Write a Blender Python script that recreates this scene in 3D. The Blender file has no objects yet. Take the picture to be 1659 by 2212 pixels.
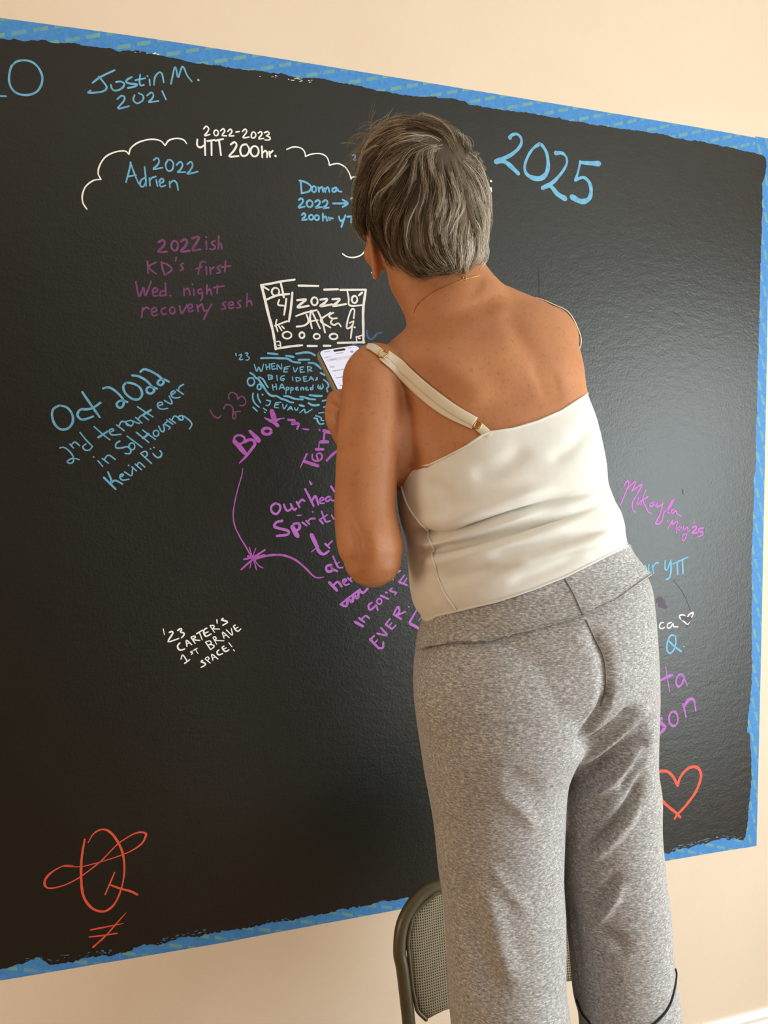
import bpy, bmesh, math, random
import numpy as np
from mathutils import Vector, Matrix
from mathutils.bvhtree import BVHTree

random.seed(7); np.random.seed(7)
SC = bpy.context.scene
COL = SC.collection

# ------------------------------------------------------------------ camera, world, lights, exposure
FPX = 1662.0
PITCH = math.radians(3.13)
CAM = np.array((0.0, 0.0, 1.56))
FWD = np.array((0.0, math.cos(PITCH), -math.sin(PITCH)))
UPV = np.array((0.0, math.sin(PITCH), math.cos(PITCH)))
RGT = np.array((1.0, 0.0, 0.0))
cd = bpy.data.cameras.new('camera'); cam = bpy.data.objects.new('camera', cd); COL.objects.link(cam)
cam.location = CAM; cam.rotation_euler = (math.radians(90) - PITCH, 0, 0)
cd.sensor_fit = 'VERTICAL'; cd.sensor_height = 36.0; cd.lens = 36.0 * FPX / 2212.0
cd.clip_start = 0.02
SC.camera = cam
SC.view_settings.view_transform = 'Standard'; SC.view_settings.look = 'None'
SC.view_settings.gamma = 1.0; SC.view_settings.exposure = -0.06
try: SC.view_settings.use_curve_mapping = False
except Exception: pass
SC.cycles.use_denoising = True

W = bpy.data.worlds.new('world'); SC.world = W; W.use_nodes = True
W.node_tree.nodes['Background'].inputs[0].default_value = (0.75, 0.86, 1.0, 1)
W.node_tree.nodes['Background'].inputs[1].default_value = 1.0

TH = math.radians(17.63)
WD = 1.755                                   # distance to the board wall along the view axis
WU = np.array((math.cos(TH), math.sin(TH), 0.0))      # along the wall, to the right
WN = np.array((math.sin(TH), -math.cos(TH), 0.0))     # out of the wall, into the room
W0 = np.array((0.0, WD / math.cos(PITCH), 0.0))
def room(u, n, z): return W0 + WU * u + WN * n + np.array((0, 0, z))

def area_light(name, loc, direction, sx, sy, power, color):
    l = bpy.data.lights.new(name, 'AREA'); l.shape = 'RECTANGLE'; l.size = sx; l.size_y = sy
    l.energy = power; l.color = color
    o = bpy.data.objects.new(name, l); COL.objects.link(o); o.location = loc
    o.rotation_euler = Vector(direction).to_track_quat('-Z', 'Z').to_euler()
    return o
U_L, U_R, N_B, Z_C = -2.6, 2.35, 4.4, 2.85     # room extents
# daylight coming in at the window openings
area_light('window_daylight', room(U_R - 0.03, 2.3, 1.22), -WU, 2.3, 1.55, 130, (0.90, 1.0, 1.0))
area_light('window_daylight', room(1.35, N_B - 0.03, 1.45), -WN, 1.5, 1.7, 13, (0.94, 0.98, 1.0))
# added warm fill from an unseen source, brightens the left part of the wall
area_light('left_fill_light', room(U_L + 0.19, 1.0, 1.35), WU * 0.8 - WN * 0.35 + np.array((0, 0, 0.05)), 0.7, 0.7, 15, (1.0, 0.78, 0.52))

# ------------------------------------------------------------------ helpers
def ray(px, py):
    return FWD + RGT * ((px - 829.5) / FPX) - UPV * ((py - 1106.0) / FPX)
def P(px, py, d): return CAM + ray(px, py) * d
def proj(p):
    v = np.asarray(p) - CAM
    d = v @ FWD
    return 829.5 + FPX * (v @ RGT) / d, 1106.0 - FPX * (v @ UPV) / d, d
def projN(V):
    v = V - CAM; d = v @ FWD
    return 829.5 + FPX * (v @ RGT) / d, 1106 - FPX * (v @ UPV) / d, d
def onwall(px, py, off=0.0):
    r = ray(px, py); t = ((W0 + WN * off - CAM) @ WN) / (r @ WN)
    return CAM + r * t

def wloc(o):
    v = np.zeros(3)
    while o is not None:
        v = v + np.array(o.location); o = o.parent
    return v
def mk(name, verts, faces, mat, parent=None, smooth=True, attrs=None):
    """one mesh object; verts are given in world space"""
    verts = np.asarray(verts, dtype=float)
    if parent is None:
        base = np.array(((verts[:, 0].min() + verts[:, 0].max()) / 2, (verts[:, 1].min() + verts[:, 1].max()) / 2, verts[:, 2].min()))
    else:
        base = wloc(parent)
    me = bpy.data.meshes.new(name)
    me.from_pydata((verts - base).tolist(), [], [tuple(int(i) for i in f) for f in faces])
    me.materials.append(mat); me.update()
    if smooth: me.polygons.foreach_set('use_smooth', [True] * len(me.polygons))
    o = bpy.data.objects.new(name, me); COL.objects.link(o)
    if parent is None: o.location = base
    else: o.parent = parent
    if attrs:
        for k, vals in attrs.items():
            a = me.attributes.new(k, 'FLOAT', 'POINT'); a.data.foreach_set('value', np.asarray(vals, dtype=np.float32))
    return o
def empty(name, loc):
    o = bpy.data.objects.new(name, None); COL.objects.link(o); o.location = loc; o.empty_display_size = 0.1
    return o
def tag(o, label=None, cat=None, group=None, kind=None):
    if label: o['label'] = label
    if cat: o['category'] = cat
    if group: o['group'] = group
    if kind: o['kind'] = kind
    return o
def join(*parts):
    V, F = [], []; n = 0
    for v, f in parts:
        v = np.asarray(v); V.append(v); F += [tuple(i + n for i in q) for q in f]; n += len(v)
    return np.vstack(V), F
def spline(pts, n, closed=False):
    """Catmull-Rom through pts (any dimension), resampled to n points"""
    p = np.asarray(pts, dtype=float)
    if len(p) == 2 and not closed:
        t = np.linspace(0, 1, n)[:, None]; return p[0] * (1 - t) + p[1] * t
    if closed: q = np.vstack([p[-1], p, p[0], p[1]]); m = len(p)
    else: q = np.vstack([2 * p[0] - p[1], p, 2 * p[-1] - p[-2]]); m = len(p) - 1
    ts = np.linspace(0, m, n, endpoint=not closed); out = []
    for t in ts:
        i = min(int(t), m - 1); s = t - i
        a, b, c, d = q[i], q[i + 1], q[i + 2], q[i + 3]
        out.append(0.5 * (2 * b + (c - a) * s + (2 * a - 5 * b + 4 * c - d) * s * s + (3 * b - a - 3 * c + d) * s ** 3))
    return np.array(out)
def loft(rings, cap=True):
    rings = np.asarray(rings); m, k, _ = rings.shape
    V = rings.reshape(-1, 3); F = []
    for i in range(m - 1):
        for j in range(k):
            a = i * k + j; b = i * k + (j + 1) % k
            F.append((a, b, b + k, a + k))
    if cap:
        V = np.vstack([V, rings[0].mean(0), rings[-1].mean(0)])
        for j in range(k):
            F.append((m * k, (j + 1) % k, j)); F.append((m * k + 1, (m - 1) * k + j, (m - 1) * k + (j + 1) % k))
    return V, F
def tube(pts, rad, k=12, n=None, flat=None, closed_ends=True):
    """round tube along a spline; flat=(direction, factor) squashes it"""
    n = n or max(8, 4 * len(pts))
    p = spline(pts, n)
    rr = np.interp(np.linspace(0, 1, n), np.linspace(0, 1, len(rad)), rad) if hasattr(rad, '__len__') else np.full(n, rad)
    T = np.gradient(p, axis=0); T /= np.linalg.norm(T, axis=1)[:, None] + 1e-12
    a = np.array((0, 0, 1.0)) if abs(T[0][2]) < 0.9 else np.array((1.0, 0, 0))
    X = np.cross(T[0], a); X /= np.linalg.norm(X); rings = []
    fr = []
    for i in range(n):
        X = X - T[i] * (X @ T[i]); X /= np.linalg.norm(X); Y = np.cross(T[i], X); fr.append((X.copy(), Y))
    an = np.linspace(0, 2 * math.pi, k, endpoint=False)
    def ring(c, i, r):
        q = c + r * (np.cos(an)[:, None] * fr[i][0] + np.sin(an)[:, None] * fr[i][1])
        if flat is not None:
            dv = np.asarray(flat[0], float); dv = dv / np.linalg.norm(dv)
            q = q - np.outer((q - c) @ dv, dv) * (1 - flat[1])
        return q
    if closed_ends:
        for s in (80, 50, 22): rings.append(ring(p[0] - T[0] * rr[0] * math.sin(math.radians(s)), 0, rr[0] * math.cos(math.radians(s))))
    for i in range(n): rings.append(ring(p[i], i, rr[i]))
    if closed_ends:
        for s in (22, 50, 80): rings.append(ring(p[-1] + T[-1] * rr[-1] * math.sin(math.radians(s)), n - 1, rr[-1] * math.cos(math.radians(s))))
    return loft(rings)
def ellipsoid(c, ax, ay, az, nu=24, nv=14):
    c, ax, ay, az = map(np.asarray, (c, ax, ay, az)); rings = []
    for i in range(1, nv):
        a = math.pi * i / nv; r = math.sin(a); h = math.cos(a)
        t = np.linspace(0, 2 * math.pi, nu, endpoint=False)
        rings.append(c + h * az + r * (np.cos(t)[:, None] * ax + np.sin(t)[:, None] * ay))
    return loft(rings)
def box(c, ax, ay, az):
    c, ax, ay, az = map(np.asarray, (c, ax, ay, az))
    V = [c + sx * ax + sy * ay + sz * az for sz in (-1, 1) for sx, sy in ((-1, -1), (1, -1), (1, 1), (-1, 1))]
    return np.array(V), [(3, 2, 1, 0), (4, 5, 6, 7), (0, 1, 5, 4), (1, 2, 6, 5), (2, 3, 7, 6), (3, 0, 4, 7)]
def ringLR(L, R, d, tb, tf, k=96, n=2.3, fit=True):
    """cross-section through two outline points; d depth, tb / tf thickness towards / away from the camera"""
    dl, dr = (d if np.isscalar(d) else d[0]), (d if np.isscalar(d) else d[1])
    L0, R0 = np.array(L, float), np.array(R, float); L, R = L0.copy(), R0.copy()
    u = (R0 - L0) / np.linalg.norm(R0 - L0); ln = np.linalg.norm(R0 - L0)
    t = np.linspace(0, 2 * math.pi, k, endpoint=False)
    cs, sn = np.cos(t), np.sin(t); ex = 2.0 / n
    X = np.sign(cs) * np.abs(cs) ** ex; Y = np.sign(sn) * np.abs(sn) ** ex
    th = np.where(sn > 0, tf, tb)
    for it in range(4 if fit else 1):
        a, b = P(L[0], L[1], dl), P(R[0], R[1], dr)
        c = (a + b) / 2; A = (b - a) / 2
        f = np.array((0, 1.0, 0)); f = f - A * (f @ A) / (A @ A); f /= np.linalg.norm(f)
        V = c + X[:, None] * A + (Y * th)[:, None] * f
        x, y, _ = projN(V); h = (x - L0[0])                      # keep the outline where it was measured, in width
        L[0] += max(-60, min(60, L0[0] - x.min())); R[0] -= max(-60, min(60, x.max() - R0[0]))
    return V
def rings_lr(spec, m, k=96, n=2.3):
    """spec rows: (Lx,Ly,Rx,Ry,dL,dR,tb,tf); interpolated to m rings"""
    s = spline(spec, m)
    return [ringLR(r[0:2], r[2:4], (r[4], r[5]), r[6], r[7], k, n=n) for r in s]
def remesh(name, VF, voxel, smooth_it, fac=0.5):
    me = bpy.data.meshes.new('tmp'); me.from_pydata(np.asarray(VF[0]).tolist(), [], [tuple(int(i) for i in f) for f in VF[1]]); me.update()
    bm = bmesh.new(); bm.from_mesh(me); bmesh.ops.recalc_face_normals(bm, faces=bm.faces); bm.to_mesh(me); bm.free()
    o = bpy.data.objects.new('tmp', me); COL.objects.link(o)
    m = o.modifiers.new('r', 'REMESH'); m.mode = 'VOXEL'; m.voxel_size = voxel
    if smooth_it:
        s = o.modifiers.new('s', 'SMOOTH'); s.factor = fac; s.iterations = smooth_it
    dg = bpy.context.evaluated_depsgraph_get(); dg.update()
    ev = o.evaluated_get(dg); em = ev.to_mesh()
    nv = len(em.vertices); co = np.zeros(nv * 3); em.vertices.foreach_get('co', co)
    F = [tuple(p.vertices) for p in em.polygons]
    ev.to_mesh_clear(); bpy.data.objects.remove(o); bpy.data.meshes.remove(me)
    return co.reshape(-1, 3), F
def normals_of(V, F):
    me = bpy.data.meshes.new('tmp'); me.from_pydata(V.tolist(), [], F); me.update()
    n = np.zeros(len(V) * 3); me.vertices.foreach_get('normal', n); bpy.data.meshes.remove(me)
    return n.reshape(-1, 3)
def fold(V, N, path, amp, wid, side=True, ends=0.25):
    """press a crease (amp<0) or raise a fold (amp>0, metres) along a path marked on the near side of a surface"""
    x, y, d = projN(V)
    near = (N @ FWD) < 0.15
    q = spline(path, 40); best = np.full(len(V), 1e9); tt = np.zeros(len(V))
    for i in range(len(q) - 1):
        a, b = q[i], q[i + 1]; ab = b - a; L = ab @ ab + 1e-9
        t = np.clip(((x - a[0]) * ab[0] + (y - a[1]) * ab[1]) / L, 0, 1)
        dd = np.hypot(x - a[0] - t * ab[0], y - a[1] - t * ab[1])
        u = dd < best; best[u] = dd[u]; tt[u] = (i + t[u]) / (len(q) - 1)
    taper = np.clip(np.minimum(tt, 1 - tt) / max(ends, 1e-3), 0, 1); taper = taper * taper * (3 - 2 * taper)
    k = amp * np.exp(-(best / wid) ** 2) * taper * near
    return V + N * k[:, None]
def near_line(row, line, w=1.0):
    """move the near half of a cross-section up or down so that it runs along a line marked in the picture"""
    x, y, d = projN(row); line = np.asarray(line, float)
    yt = np.interp(x, line[:, 0], line[:, 1])
    row += np.outer((y - yt) * d / FPX * nearh * w, UPV)
    return row
def bvh(V, F): return BVHTree.FromPolygons(np.asarray(V).tolist(), F)
def hit(tree, px, py, off=0.0):
    r = ray(px, py); r = r / np.linalg.norm(r)
    h = tree.ray_cast(Vector(CAM), Vector(r))
    if h[0] is None: return None
    n = np.array(h[1]); n = n if n @ r < 0 else -n
    return np.array(h[0]) + n * off
def ribbon3(pts, nrm, w, th):
    """flat strap: pts centre line, nrm outward normal, w half widths, th thickness"""
    p = np.asarray(pts); T = np.gradient(p, axis=0); T /= np.linalg.norm(T, axis=1)[:, None]
    S = np.cross(T, nrm); S /= np.linalg.norm(S, axis=1)[:, None]; N2 = np.cross(S, T)
    w = np.broadcast_to(w, len(p)); rings = []
    prof = [(-1, 0), (-0.96, .5), (-0.8, 1), (0.8, 1), (.96, .5), (1, 0), (.9, -.3), (-.9, -.3)]
    for i in range(len(p)):
        rings.append([p[i] + S[i] * w[i] * a + N2[i] * th * b for a, b in prof])
    return loft(rings)

# ------------------------------------------------------------------ materials
def new_mat(name):
    m = bpy.data.materials.new(name); m.use_nodes = True
    nt = m.node_tree; b = nt.nodes['Principled BSDF']
    return m, nt, b
def lin(r, g, b):
    f = lambda c: (c / 255) / 12.92 if c <= 10 else (((c / 255) + 0.055) / 1.055) ** 2.4
    return (f(r), f(g), f(b), 1)
def N(nt, t, **kw):
    n = nt.nodes.new(t)
    for k, v in kw.items(): setattr(n, k, v)
    return n
def coords(nt, scale=(1, 1, 1), rot=(0, 0, 0)):
    tc = N(nt, 'ShaderNodeTexCoord'); mp = N(nt, 'ShaderNodeMapping')
    mp.inputs['Scale'].default_value = scale; mp.inputs['Rotation'].default_value = rot
    nt.links.new(tc.outputs['Object'], mp.inputs['Vector']); return mp.outputs['Vector']
def noise(nt, vec, scale, detail=2.0, rough=0.5):
    n = N(nt, 'ShaderNodeTexNoise'); n.inputs['Scale'].default_value = scale; n.inputs['Detail'].default_value = detail
    n.inputs['Roughness'].default_value = rough
    if vec is not None: nt.links.new(vec, n.inputs['Vector'])
    return n.outputs['Fac']
def ramp(nt, fac, stops):
    r = N(nt, 'ShaderNodeValToRGB'); e = r.color_ramp.elements
    while len(e) < len(stops): e.new(0.5)
    for i, (p, c) in enumerate(stops): e[i].position = p; e[i].color = c
    nt.links.new(fac, r.inputs['Fac']); return r.outputs['Color']
def bump(nt, b, h, strength, dist):
    n = N(nt, 'ShaderNodeBump'); n.inputs['Strength'].default_value = strength; n.inputs['Distance'].default_value = dist
    nt.links.new(h, n.inputs['Height']); nt.links.new(n.outputs['Normal'], b.inputs['Normal'])
def math_n(nt, op, a, b=None, c=None):
    n = N(nt, 'ShaderNodeMath', operation=op)
    for i, v in enumerate((a, b, c)):
        if v is None: continue
        if isinstance(v, (int, float)): n.inputs[i].default_value = v
        else: nt.links.new(v, n.inputs[i])
    return n.outputs[0]
def mixc(nt, fac, a, b):
    n = N(nt, 'ShaderNodeMix', data_type='RGBA')
    for s, v in (('Factor', fac), ('A', a), ('B', b)):
        i = [q for q in n.inputs if q.name == s and (q.type == 'RGBA' if s != 'Factor' else q.type == 'VALUE')][0]
        if isinstance(v, (int, float, tuple)): i.default_value = v
        else: nt.links.new(v, i)
    return [q for q in n.outputs if q.type == 'RGBA'][0]
def plain(name, col, rough=0.5, metal=0.0, var=0.06, scale=40, spec=0.5):
    m, nt, b = new_mat(name)
    f = noise(nt, coords(nt), scale, 3)
    c1 = tuple(min(1, c * (1 - var)) for c in col[:3]) + (1,); c2 = tuple(min(1, c * (1 + var)) for c in col[:3]) + (1,)
    nt.links.new(ramp(nt, f, [(0.3, c1), (0.7, c2)]), b.inputs['Base Color'])
    b.inputs['Roughness'].default_value = rough; b.inputs['Metallic'].default_value = metal
    b.inputs['Specular IOR Level'].default_value = spec
    return m

def m_wall(name='peach_wall_paint', c1=lin(235, 215, 191), c2=lin(239, 220, 197)):
    m, nt, b = new_mat(name); v = coords(nt)
    nt.links.new(ramp(nt, noise(nt, v, 3, 3), [(0.3, c1), (0.7, c2)]), b.inputs['Base Color'])
    b.inputs['Roughness'].default_value = 0.62
    bump(nt, b, noise(nt, v, 260, 2), 0.12, 0.002); return m
def m_board():
    m, nt, b = new_mat('black_chalkboard_paint'); v = coords(nt)
    nt.links.new(ramp(nt, noise(nt, v, 5, 4), [(0.3, lin(16, 19, 15)), (0.7, lin(20, 24, 19))]), b.inputs['Base Color'])
    b.inputs['Roughness'].default_value = 0.37; b.inputs['Specular IOR Level'].default_value = 0.60
    h = math_n(nt, 'ADD', noise(nt, v, 170, 3, 0.6), math_n(nt, 'MULTIPLY', noise(nt, coords(nt, (1, 1, 2.2)), 30, 3), 1.2))
    bump(nt, b, h, 0.28, 0.0022); return m
def m_tape():
    m, nt, b = new_mat('blue_masking_tape')
    uv = N(nt, 'ShaderNodeUVMap'); uv.uv_map = 'tape'
    sx = N(nt, 'ShaderNodeSeparateXYZ'); nt.links.new(uv.outputs['UV'], sx.inputs[0])
    u, vv = sx.outputs[0], sx.outputs[1]
    # slanted lines of short green dashes, repeated along the tape
    w2 = math_n(nt, 'ADD', vv, math_n(nt, 'MULTIPLY', u, 0.31))
    lw = math_n(nt, 'DIVIDE', w2, 0.0298)
    li = math_n(nt, 'FLOOR', lw); fw = math_n(nt, 'FRACT', lw)
    fa = math_n(nt, 'FRACT', math_n(nt, 'DIVIDE', math_n(nt, 'ADD', u, math_n(nt, 'MULTIPLY', li, -0.096)), 0.0385))
    inu = math_n(nt, 'LESS_THAN', fa, 0.68)
    inv = math_n(nt, 'LESS_THAN', math_n(nt, 'ABSOLUTE', math_n(nt, 'SUBTRACT', fw, 0.5)), 0.13)
    nz = noise(nt, coords(nt), 55, 3)
    msk = math_n(nt, 'MULTIPLY', math_n(nt, 'MULTIPLY', inu, inv), math_n(nt, 'MULTIPLY', nz, 1.25))
    base = ramp(nt, noise(nt, coords(nt), 120, 3), [(0.3, lin(62, 134, 205)), (0.7, lin(76, 148, 216))])
    nt.links.new(mixc(nt, msk, base, lin(124, 176, 148)), b.inputs['Base Color'])
    b.inputs['Roughness'].default_value = 0.6
    bump(nt, b, noise(nt, coords(nt, (1, 1, 1)), 700, 2), 0.25, 0.0006); return m
def m_ink(name, col, patchy=0.25):
    m, nt, b = new_mat(name)
    f = noise(nt, coords(nt), 90, 3)
    d = tuple(c * (1 - patchy) for c in col[:3]) + (1,)
    nt.links.new(ramp(nt, f, [(0.32, d), (0.6, col)]), b.inputs['Base Color'])
    b.inputs['Roughness'].default_value = 0.55; return m
def m_skin():
    m, nt, b = new_mat('tanned_skin'); v = coords(nt)
    c = ramp(nt, noise(nt, v, 14, 4), [(0.3, lin(178, 116, 74)), (0.55, lin(188, 126, 83)), (0.75, lin(196, 135, 92))])
    c = mixc(nt, math_n(nt, 'MULTIPLY', ramp_f(nt, noise(nt, v, 170, 3), 0.57, 0.70), 0.35), c, lin(150, 88, 52))
    vo = N(nt, 'ShaderNodeTexVoronoi'); vo.inputs['Scale'].default_value = 62; nt.links.new(v, vo.inputs['Vector'])
    sp = math_n(nt, 'MULTIPLY', math_n(nt, 'LESS_THAN', vo.outputs['Distance'], 0.07), math_n(nt, 'GREATER_THAN', noise(nt, v, 37, 2), 0.56))
    c = mixc(nt, math_n(nt, 'MULTIPLY', sp, 0.35), c, lin(120, 70, 44))
    nt.links.new(c, b.inputs['Base Color'])
    b.inputs['Roughness'].default_value = 0.48; b.inputs['Specular IOR Level'].default_value = 0.45
    b.inputs['Subsurface Weight'].default_value = 0.12; b.inputs['Subsurface Radius'].default_value = (0.012, 0.005, 0.003)
    b.inputs['Subsurface Scale'].default_value = 0.6
    bump(nt, b, math_n(nt, 'ADD', noise(nt, v, 420, 2), math_n(nt, 'MULTIPLY', noise(nt, v, 120, 2), 0.8)), 0.22, 0.0012); return m
def ramp_f(nt, fac, a, c):
    n = N(nt, 'ShaderNodeMapRange'); n.inputs[1].default_value = a; n.inputs[2].default_value = c
    nt.links.new(fac, n.inputs[0]); return n.outputs[0]
def m_heather():
    m, nt, b = new_mat('heather_grey_jersey')
    v = coords(nt, (1, 1, 3.6), (0.0, 0.0, 0.0))
    f = math_n(nt, 'ADD', math_n(nt, 'MULTIPLY', noise(nt, v, 185, 4, 0.62), 0.75), math_n(nt, 'MULTIPLY', noise(nt, coords(nt), 420, 2), 0.25))
    nt.links.new(ramp(nt, f, [(0.34, lin(116, 112, 110)), (0.5, lin(160, 157, 155)), (0.66, lin(214, 213, 212))]), b.inputs['Base Color'])
    b.inputs['Roughness'].default_value = 0.88; b.inputs['Specular IOR Level'].default_value = 0.25
    b.inputs['Sheen Weight'].default_value = 0.15
    bump(nt, b, noise(nt, v, 500, 2), 0.25, 0.0008); return m
def m_shirt():
    m, nt, b = new_mat('ivory_knit'); v = coords(nt)
    nt.links.new(ramp(nt, noise(nt, v, 60, 3), [(0.3, lin(223, 219, 210)), (0.7, lin(229, 225, 217))]), b.inputs['Base Color'])
    b.inputs['Roughness'].default_value = 0.7; b.inputs['Specular IOR Level'].default_value = 0.3
    b.inputs['Sheen Weight'].default_value = 0.1
    bump(nt, b, noise(nt, v, 900, 2), 0.15, 0.0005); return m
def m_hair():
    m, nt, b = new_mat('greying_hair')
    a = N(nt, 'ShaderNodeAttribute'); a.attribute_name = 'tone'
    nt.links.new(ramp(nt, a.outputs['Fac'], [(0.0, lin(62, 48, 36)), (0.3, lin(118, 98, 76)), (0.6, lin(172, 156, 132)), (1.0, lin(232, 224, 208))]), b.inputs['Base Color'])
    b.inputs['Roughness'].default_value = 0.45; b.inputs['Specular IOR Level'].default_value = 0.4; return m
def m_weave():
    m, nt, b = new_mat('woven_chair_fabric')
    uv = N(nt, 'ShaderNodeUVMap'); uv.uv_map = 'weave'
    sx = N(nt, 'ShaderNodeSeparateXYZ'); nt.links.new(uv.outputs['UV'], sx.inputs[0])
    k = 2 * math.pi / 0.0046
    a = math_n(nt, 'SINE', math_n(nt, 'MULTIPLY', sx.outputs[0], k)); c = math_n(nt, 'SINE', math_n(nt, 'MULTIPLY', sx.outputs[1], k))
    h = math_n(nt, 'MAXIMUM', a, c)
    c1 = ramp(nt, ramp_f(nt, h, -0.6, 0.7), [(0.0, lin(32, 27, 20)), (0.45, lin(100, 90, 70)), (1.0, lin(146, 134, 108))])
    nt.links.new(c1, b.inputs['Base Color']); b.inputs['Roughness'].default_value = 0.85
    bump(nt, b, h, 0.5, 0.001); return m
M = dict(wall=m_wall(), wall_dark=m_wall('darkened_wall_paint', lin(140, 114, 90), lin(148, 122, 96)), board=m_board(), tape=m_tape(), skin=m_skin(), pants=m_heather(), shirt=m_shirt(), hair=m_hair(), weave=m_weave(),  # unseen left and rear walls darkened in colour to dim the board's reflection
         blue=m_ink('pale_blue_ink', lin(112, 186, 226)), white=m_ink('white_ink', lin(252, 250, 245), 0.05),
         purple=m_ink('purple_ink', lin(178, 88, 188), 0.28), magenta=m_ink('magenta_ink', lin(206, 98, 216), 0.2), violet=m_ink('violet_ink', lin(182, 104, 202), 0.2), plum=m_ink('faded_purple_ink', lin(128, 66, 120), 0.35),
         navy=m_ink('faded_blue_ink', lin(66, 104, 150), 0.3), red=m_ink('coral_red_ink', lin(240, 92, 70), 0.12), fleck=m_ink('blue_fleck', lin(88, 150, 196), 0.2), crack=m_ink('dark_crack', lin(10, 11, 10), 0.1), smudge=m_ink('wiped_purple_smudge', lin(78, 66, 86), 0.2),
         trim=plain('white_trim_paint', lin(244, 244, 240), 0.4, var=0.02), ceiling=plain('ceiling_paint', lin(240, 236, 228), 0.8, var=0.02),
         floor=plain('wood_floor', lin(150, 112, 78), 0.4, var=0.15, scale=8),
         frame=plain('olive_brown_metal', lin(92, 84, 64), 0.38, 0.35, 0.05), steel=plain('steel', lin(150, 148, 142), 0.3, 0.9),
         gold=plain('gold_metal', lin(205, 160, 90), 0.25, 1.0), strap=plain('ivory_strap', lin(224, 212, 188), 0.55, var=0.04),
         case=plain('taupe_phone_case', lin(150, 138, 118), 0.5, var=0.05), phone_black=plain('phone_glass_black', lin(14, 14, 16), 0.15, var=0.02),
         stitch=plain('black_thread', lin(28, 30, 44), 0.8), seam=plain('grey_thread', lin(128, 122, 118), 0.85), nail=plain('red_nail_polish', lin(120, 20, 40), 0.2),
         pen=plain('eye_white', lin(235, 232, 226), 0.2))
def m_screen(name, col, st):
    m, nt, b = new_mat(name)
    b.inputs['Base Color'].default_value = (0.02, 0.02, 0.02, 1); b.inputs['Roughness'].default_value = 0.15
    f = noise(nt, coords(nt), 3, 1); nt.links.new(ramp(nt, f, [(0, col), (1, col)]), b.inputs['Emission Color']); b.inputs['Emission Strength'].default_value = st
    return m
M['screen'] = m_screen('lit_phone_screen', lin(240, 238, 250), 0.92)
M['screen_grey'] = m_screen('screen_grey_field', lin(222, 220, 230), 0.9)
M['screen_text'] = m_screen('screen_text_grey', lin(150, 148, 158), 0.7)
M['screen_blue'] = m_screen('screen_text_blue', lin(150, 150, 225), 0.85)
# ------------------------------------------------------------------ the room
def slab(name, pts8, mat):
    o = mk(name, pts8[0], pts8[1], mat, smooth=False); o['kind'] = 'structure'; return o
def rbox(u0, u1, n0, n1, z0, z1):
    c = room((u0 + u1) / 2, (n0 + n1) / 2, (z0 + z1) / 2)
    return box(c, WU * (u1 - u0) / 2, WN * (n1 - n0) / 2, np.array((0, 0, (z1 - z0) / 2)))
T_ = 0.12
slab('wall_front', rbox(U_L - T_, U_R + T_, -T_, 0, 0, Z_C), M['wall'])
slab('wall_left', rbox(U_L - T_, U_L, 0, N_B, 0, Z_C), M['wall_dark'])
def holed(name, fixed, a0, a1, h0, h1, z0, z1, axis):
    f = (lambda p, q, r, s: rbox(fixed[0], fixed[1], p, q, r, s)) if axis == 'u' else (lambda p, q, r, s: rbox(p, q, fixed[0], fixed[1], r, s))
    return slab(name, join(f(a0, h0, 0, Z_C), f(h1, a1, 0, Z_C), f(h0, h1, 0, z0), f(h0, h1, z1, Z_C)), M['wall' if axis == 'u' else 'wall_dark'])
holed('wall_right', (U_R, U_R + T_), 0, N_B, 1.15, 3.45, 0.44, 2.0, 'u')
holed('wall_rear', (N_B, N_B + T_), U_L - T_, U_R + T_, 0.55, 2.15, 0.55, 2.35, 'n')
slab('floor', rbox(U_L - T_, U_R + T_, -T_, N_B + T_, -0.1, 0), M['floor'])
slab('ceiling', rbox(U_L - T_, U_R + T_, -T_, N_B + T_, Z_C, Z_C + 0.1), M['ceiling'])
def window(name, mkbox, h0, h1, z0, z1):
    w = 0.05; mid = (h0 + h1) / 2; zm = (z0 + z1) / 2
    o = slab(name, join(mkbox(h0, h0 + w, z0, z1), mkbox(h1 - w, h1, z0, z1), mkbox(h0 + w, h1 - w, z0, z0 + w), mkbox(h0 + w, h1 - w, z1 - w, z1),
                    mkbox(mid - .02, mid + .02, z0 + w, z1 - w), mkbox(h0 + w, mid - .02, zm - .02, zm + .02), mkbox(mid + .02, h1 - w, zm - .02, zm + .02)), M['trim'])
window('window_1', lambda a, b, c, d: rbox(U_R + .04, U_R + .09, a, b, c, d), 1.15, 3.45, 0.44, 2.0)
window('window_2', lambda a, b, c, d: rbox(a, b, N_B + .04, N_B + .09, c, d), 0.55, 2.15, 0.55, 2.35)

# baseboard with a moulded top, under the board wall
bb = onwall(1600, 2190); BZ = bb[2]
prof = [(0, 0), (0.016, 0), (0.016, BZ - 0.035), (0.012, BZ - 0.026), (0.013, BZ - 0.016), (0.008, BZ - 0.006), (0.004, BZ), (0, BZ)]
rr = [[room(u, a, b) for a, b in prof] for u in np.linspace(U_L, U_R, 2)]
o = mk('baseboard_front', *loft(rr), M['trim'], smooth=False); o['kind'] = 'structure'

# made-up fixture, out of view, standing where the added warm fill sits
fixture_v = join(ellipsoid(room(U_L + 0.025, 1.0, 1.35), WU * 0.025, WN * 0.07, UPV * 0.09), tube([room(U_L + .03, 1.0, 1.35), room(U_L + .12, 1.0, 1.35)], .014), ellipsoid(room(U_L + 0.135, 1.0, 1.35), WU * 0.03, WN * 0.13, UPV * 0.13))
lo = mk('added_fill_fixture', *fixture_v, M['trim']); tag(lo, 'added round white fill fixture, out of view left of the chalkboard', 'lamp')

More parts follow.
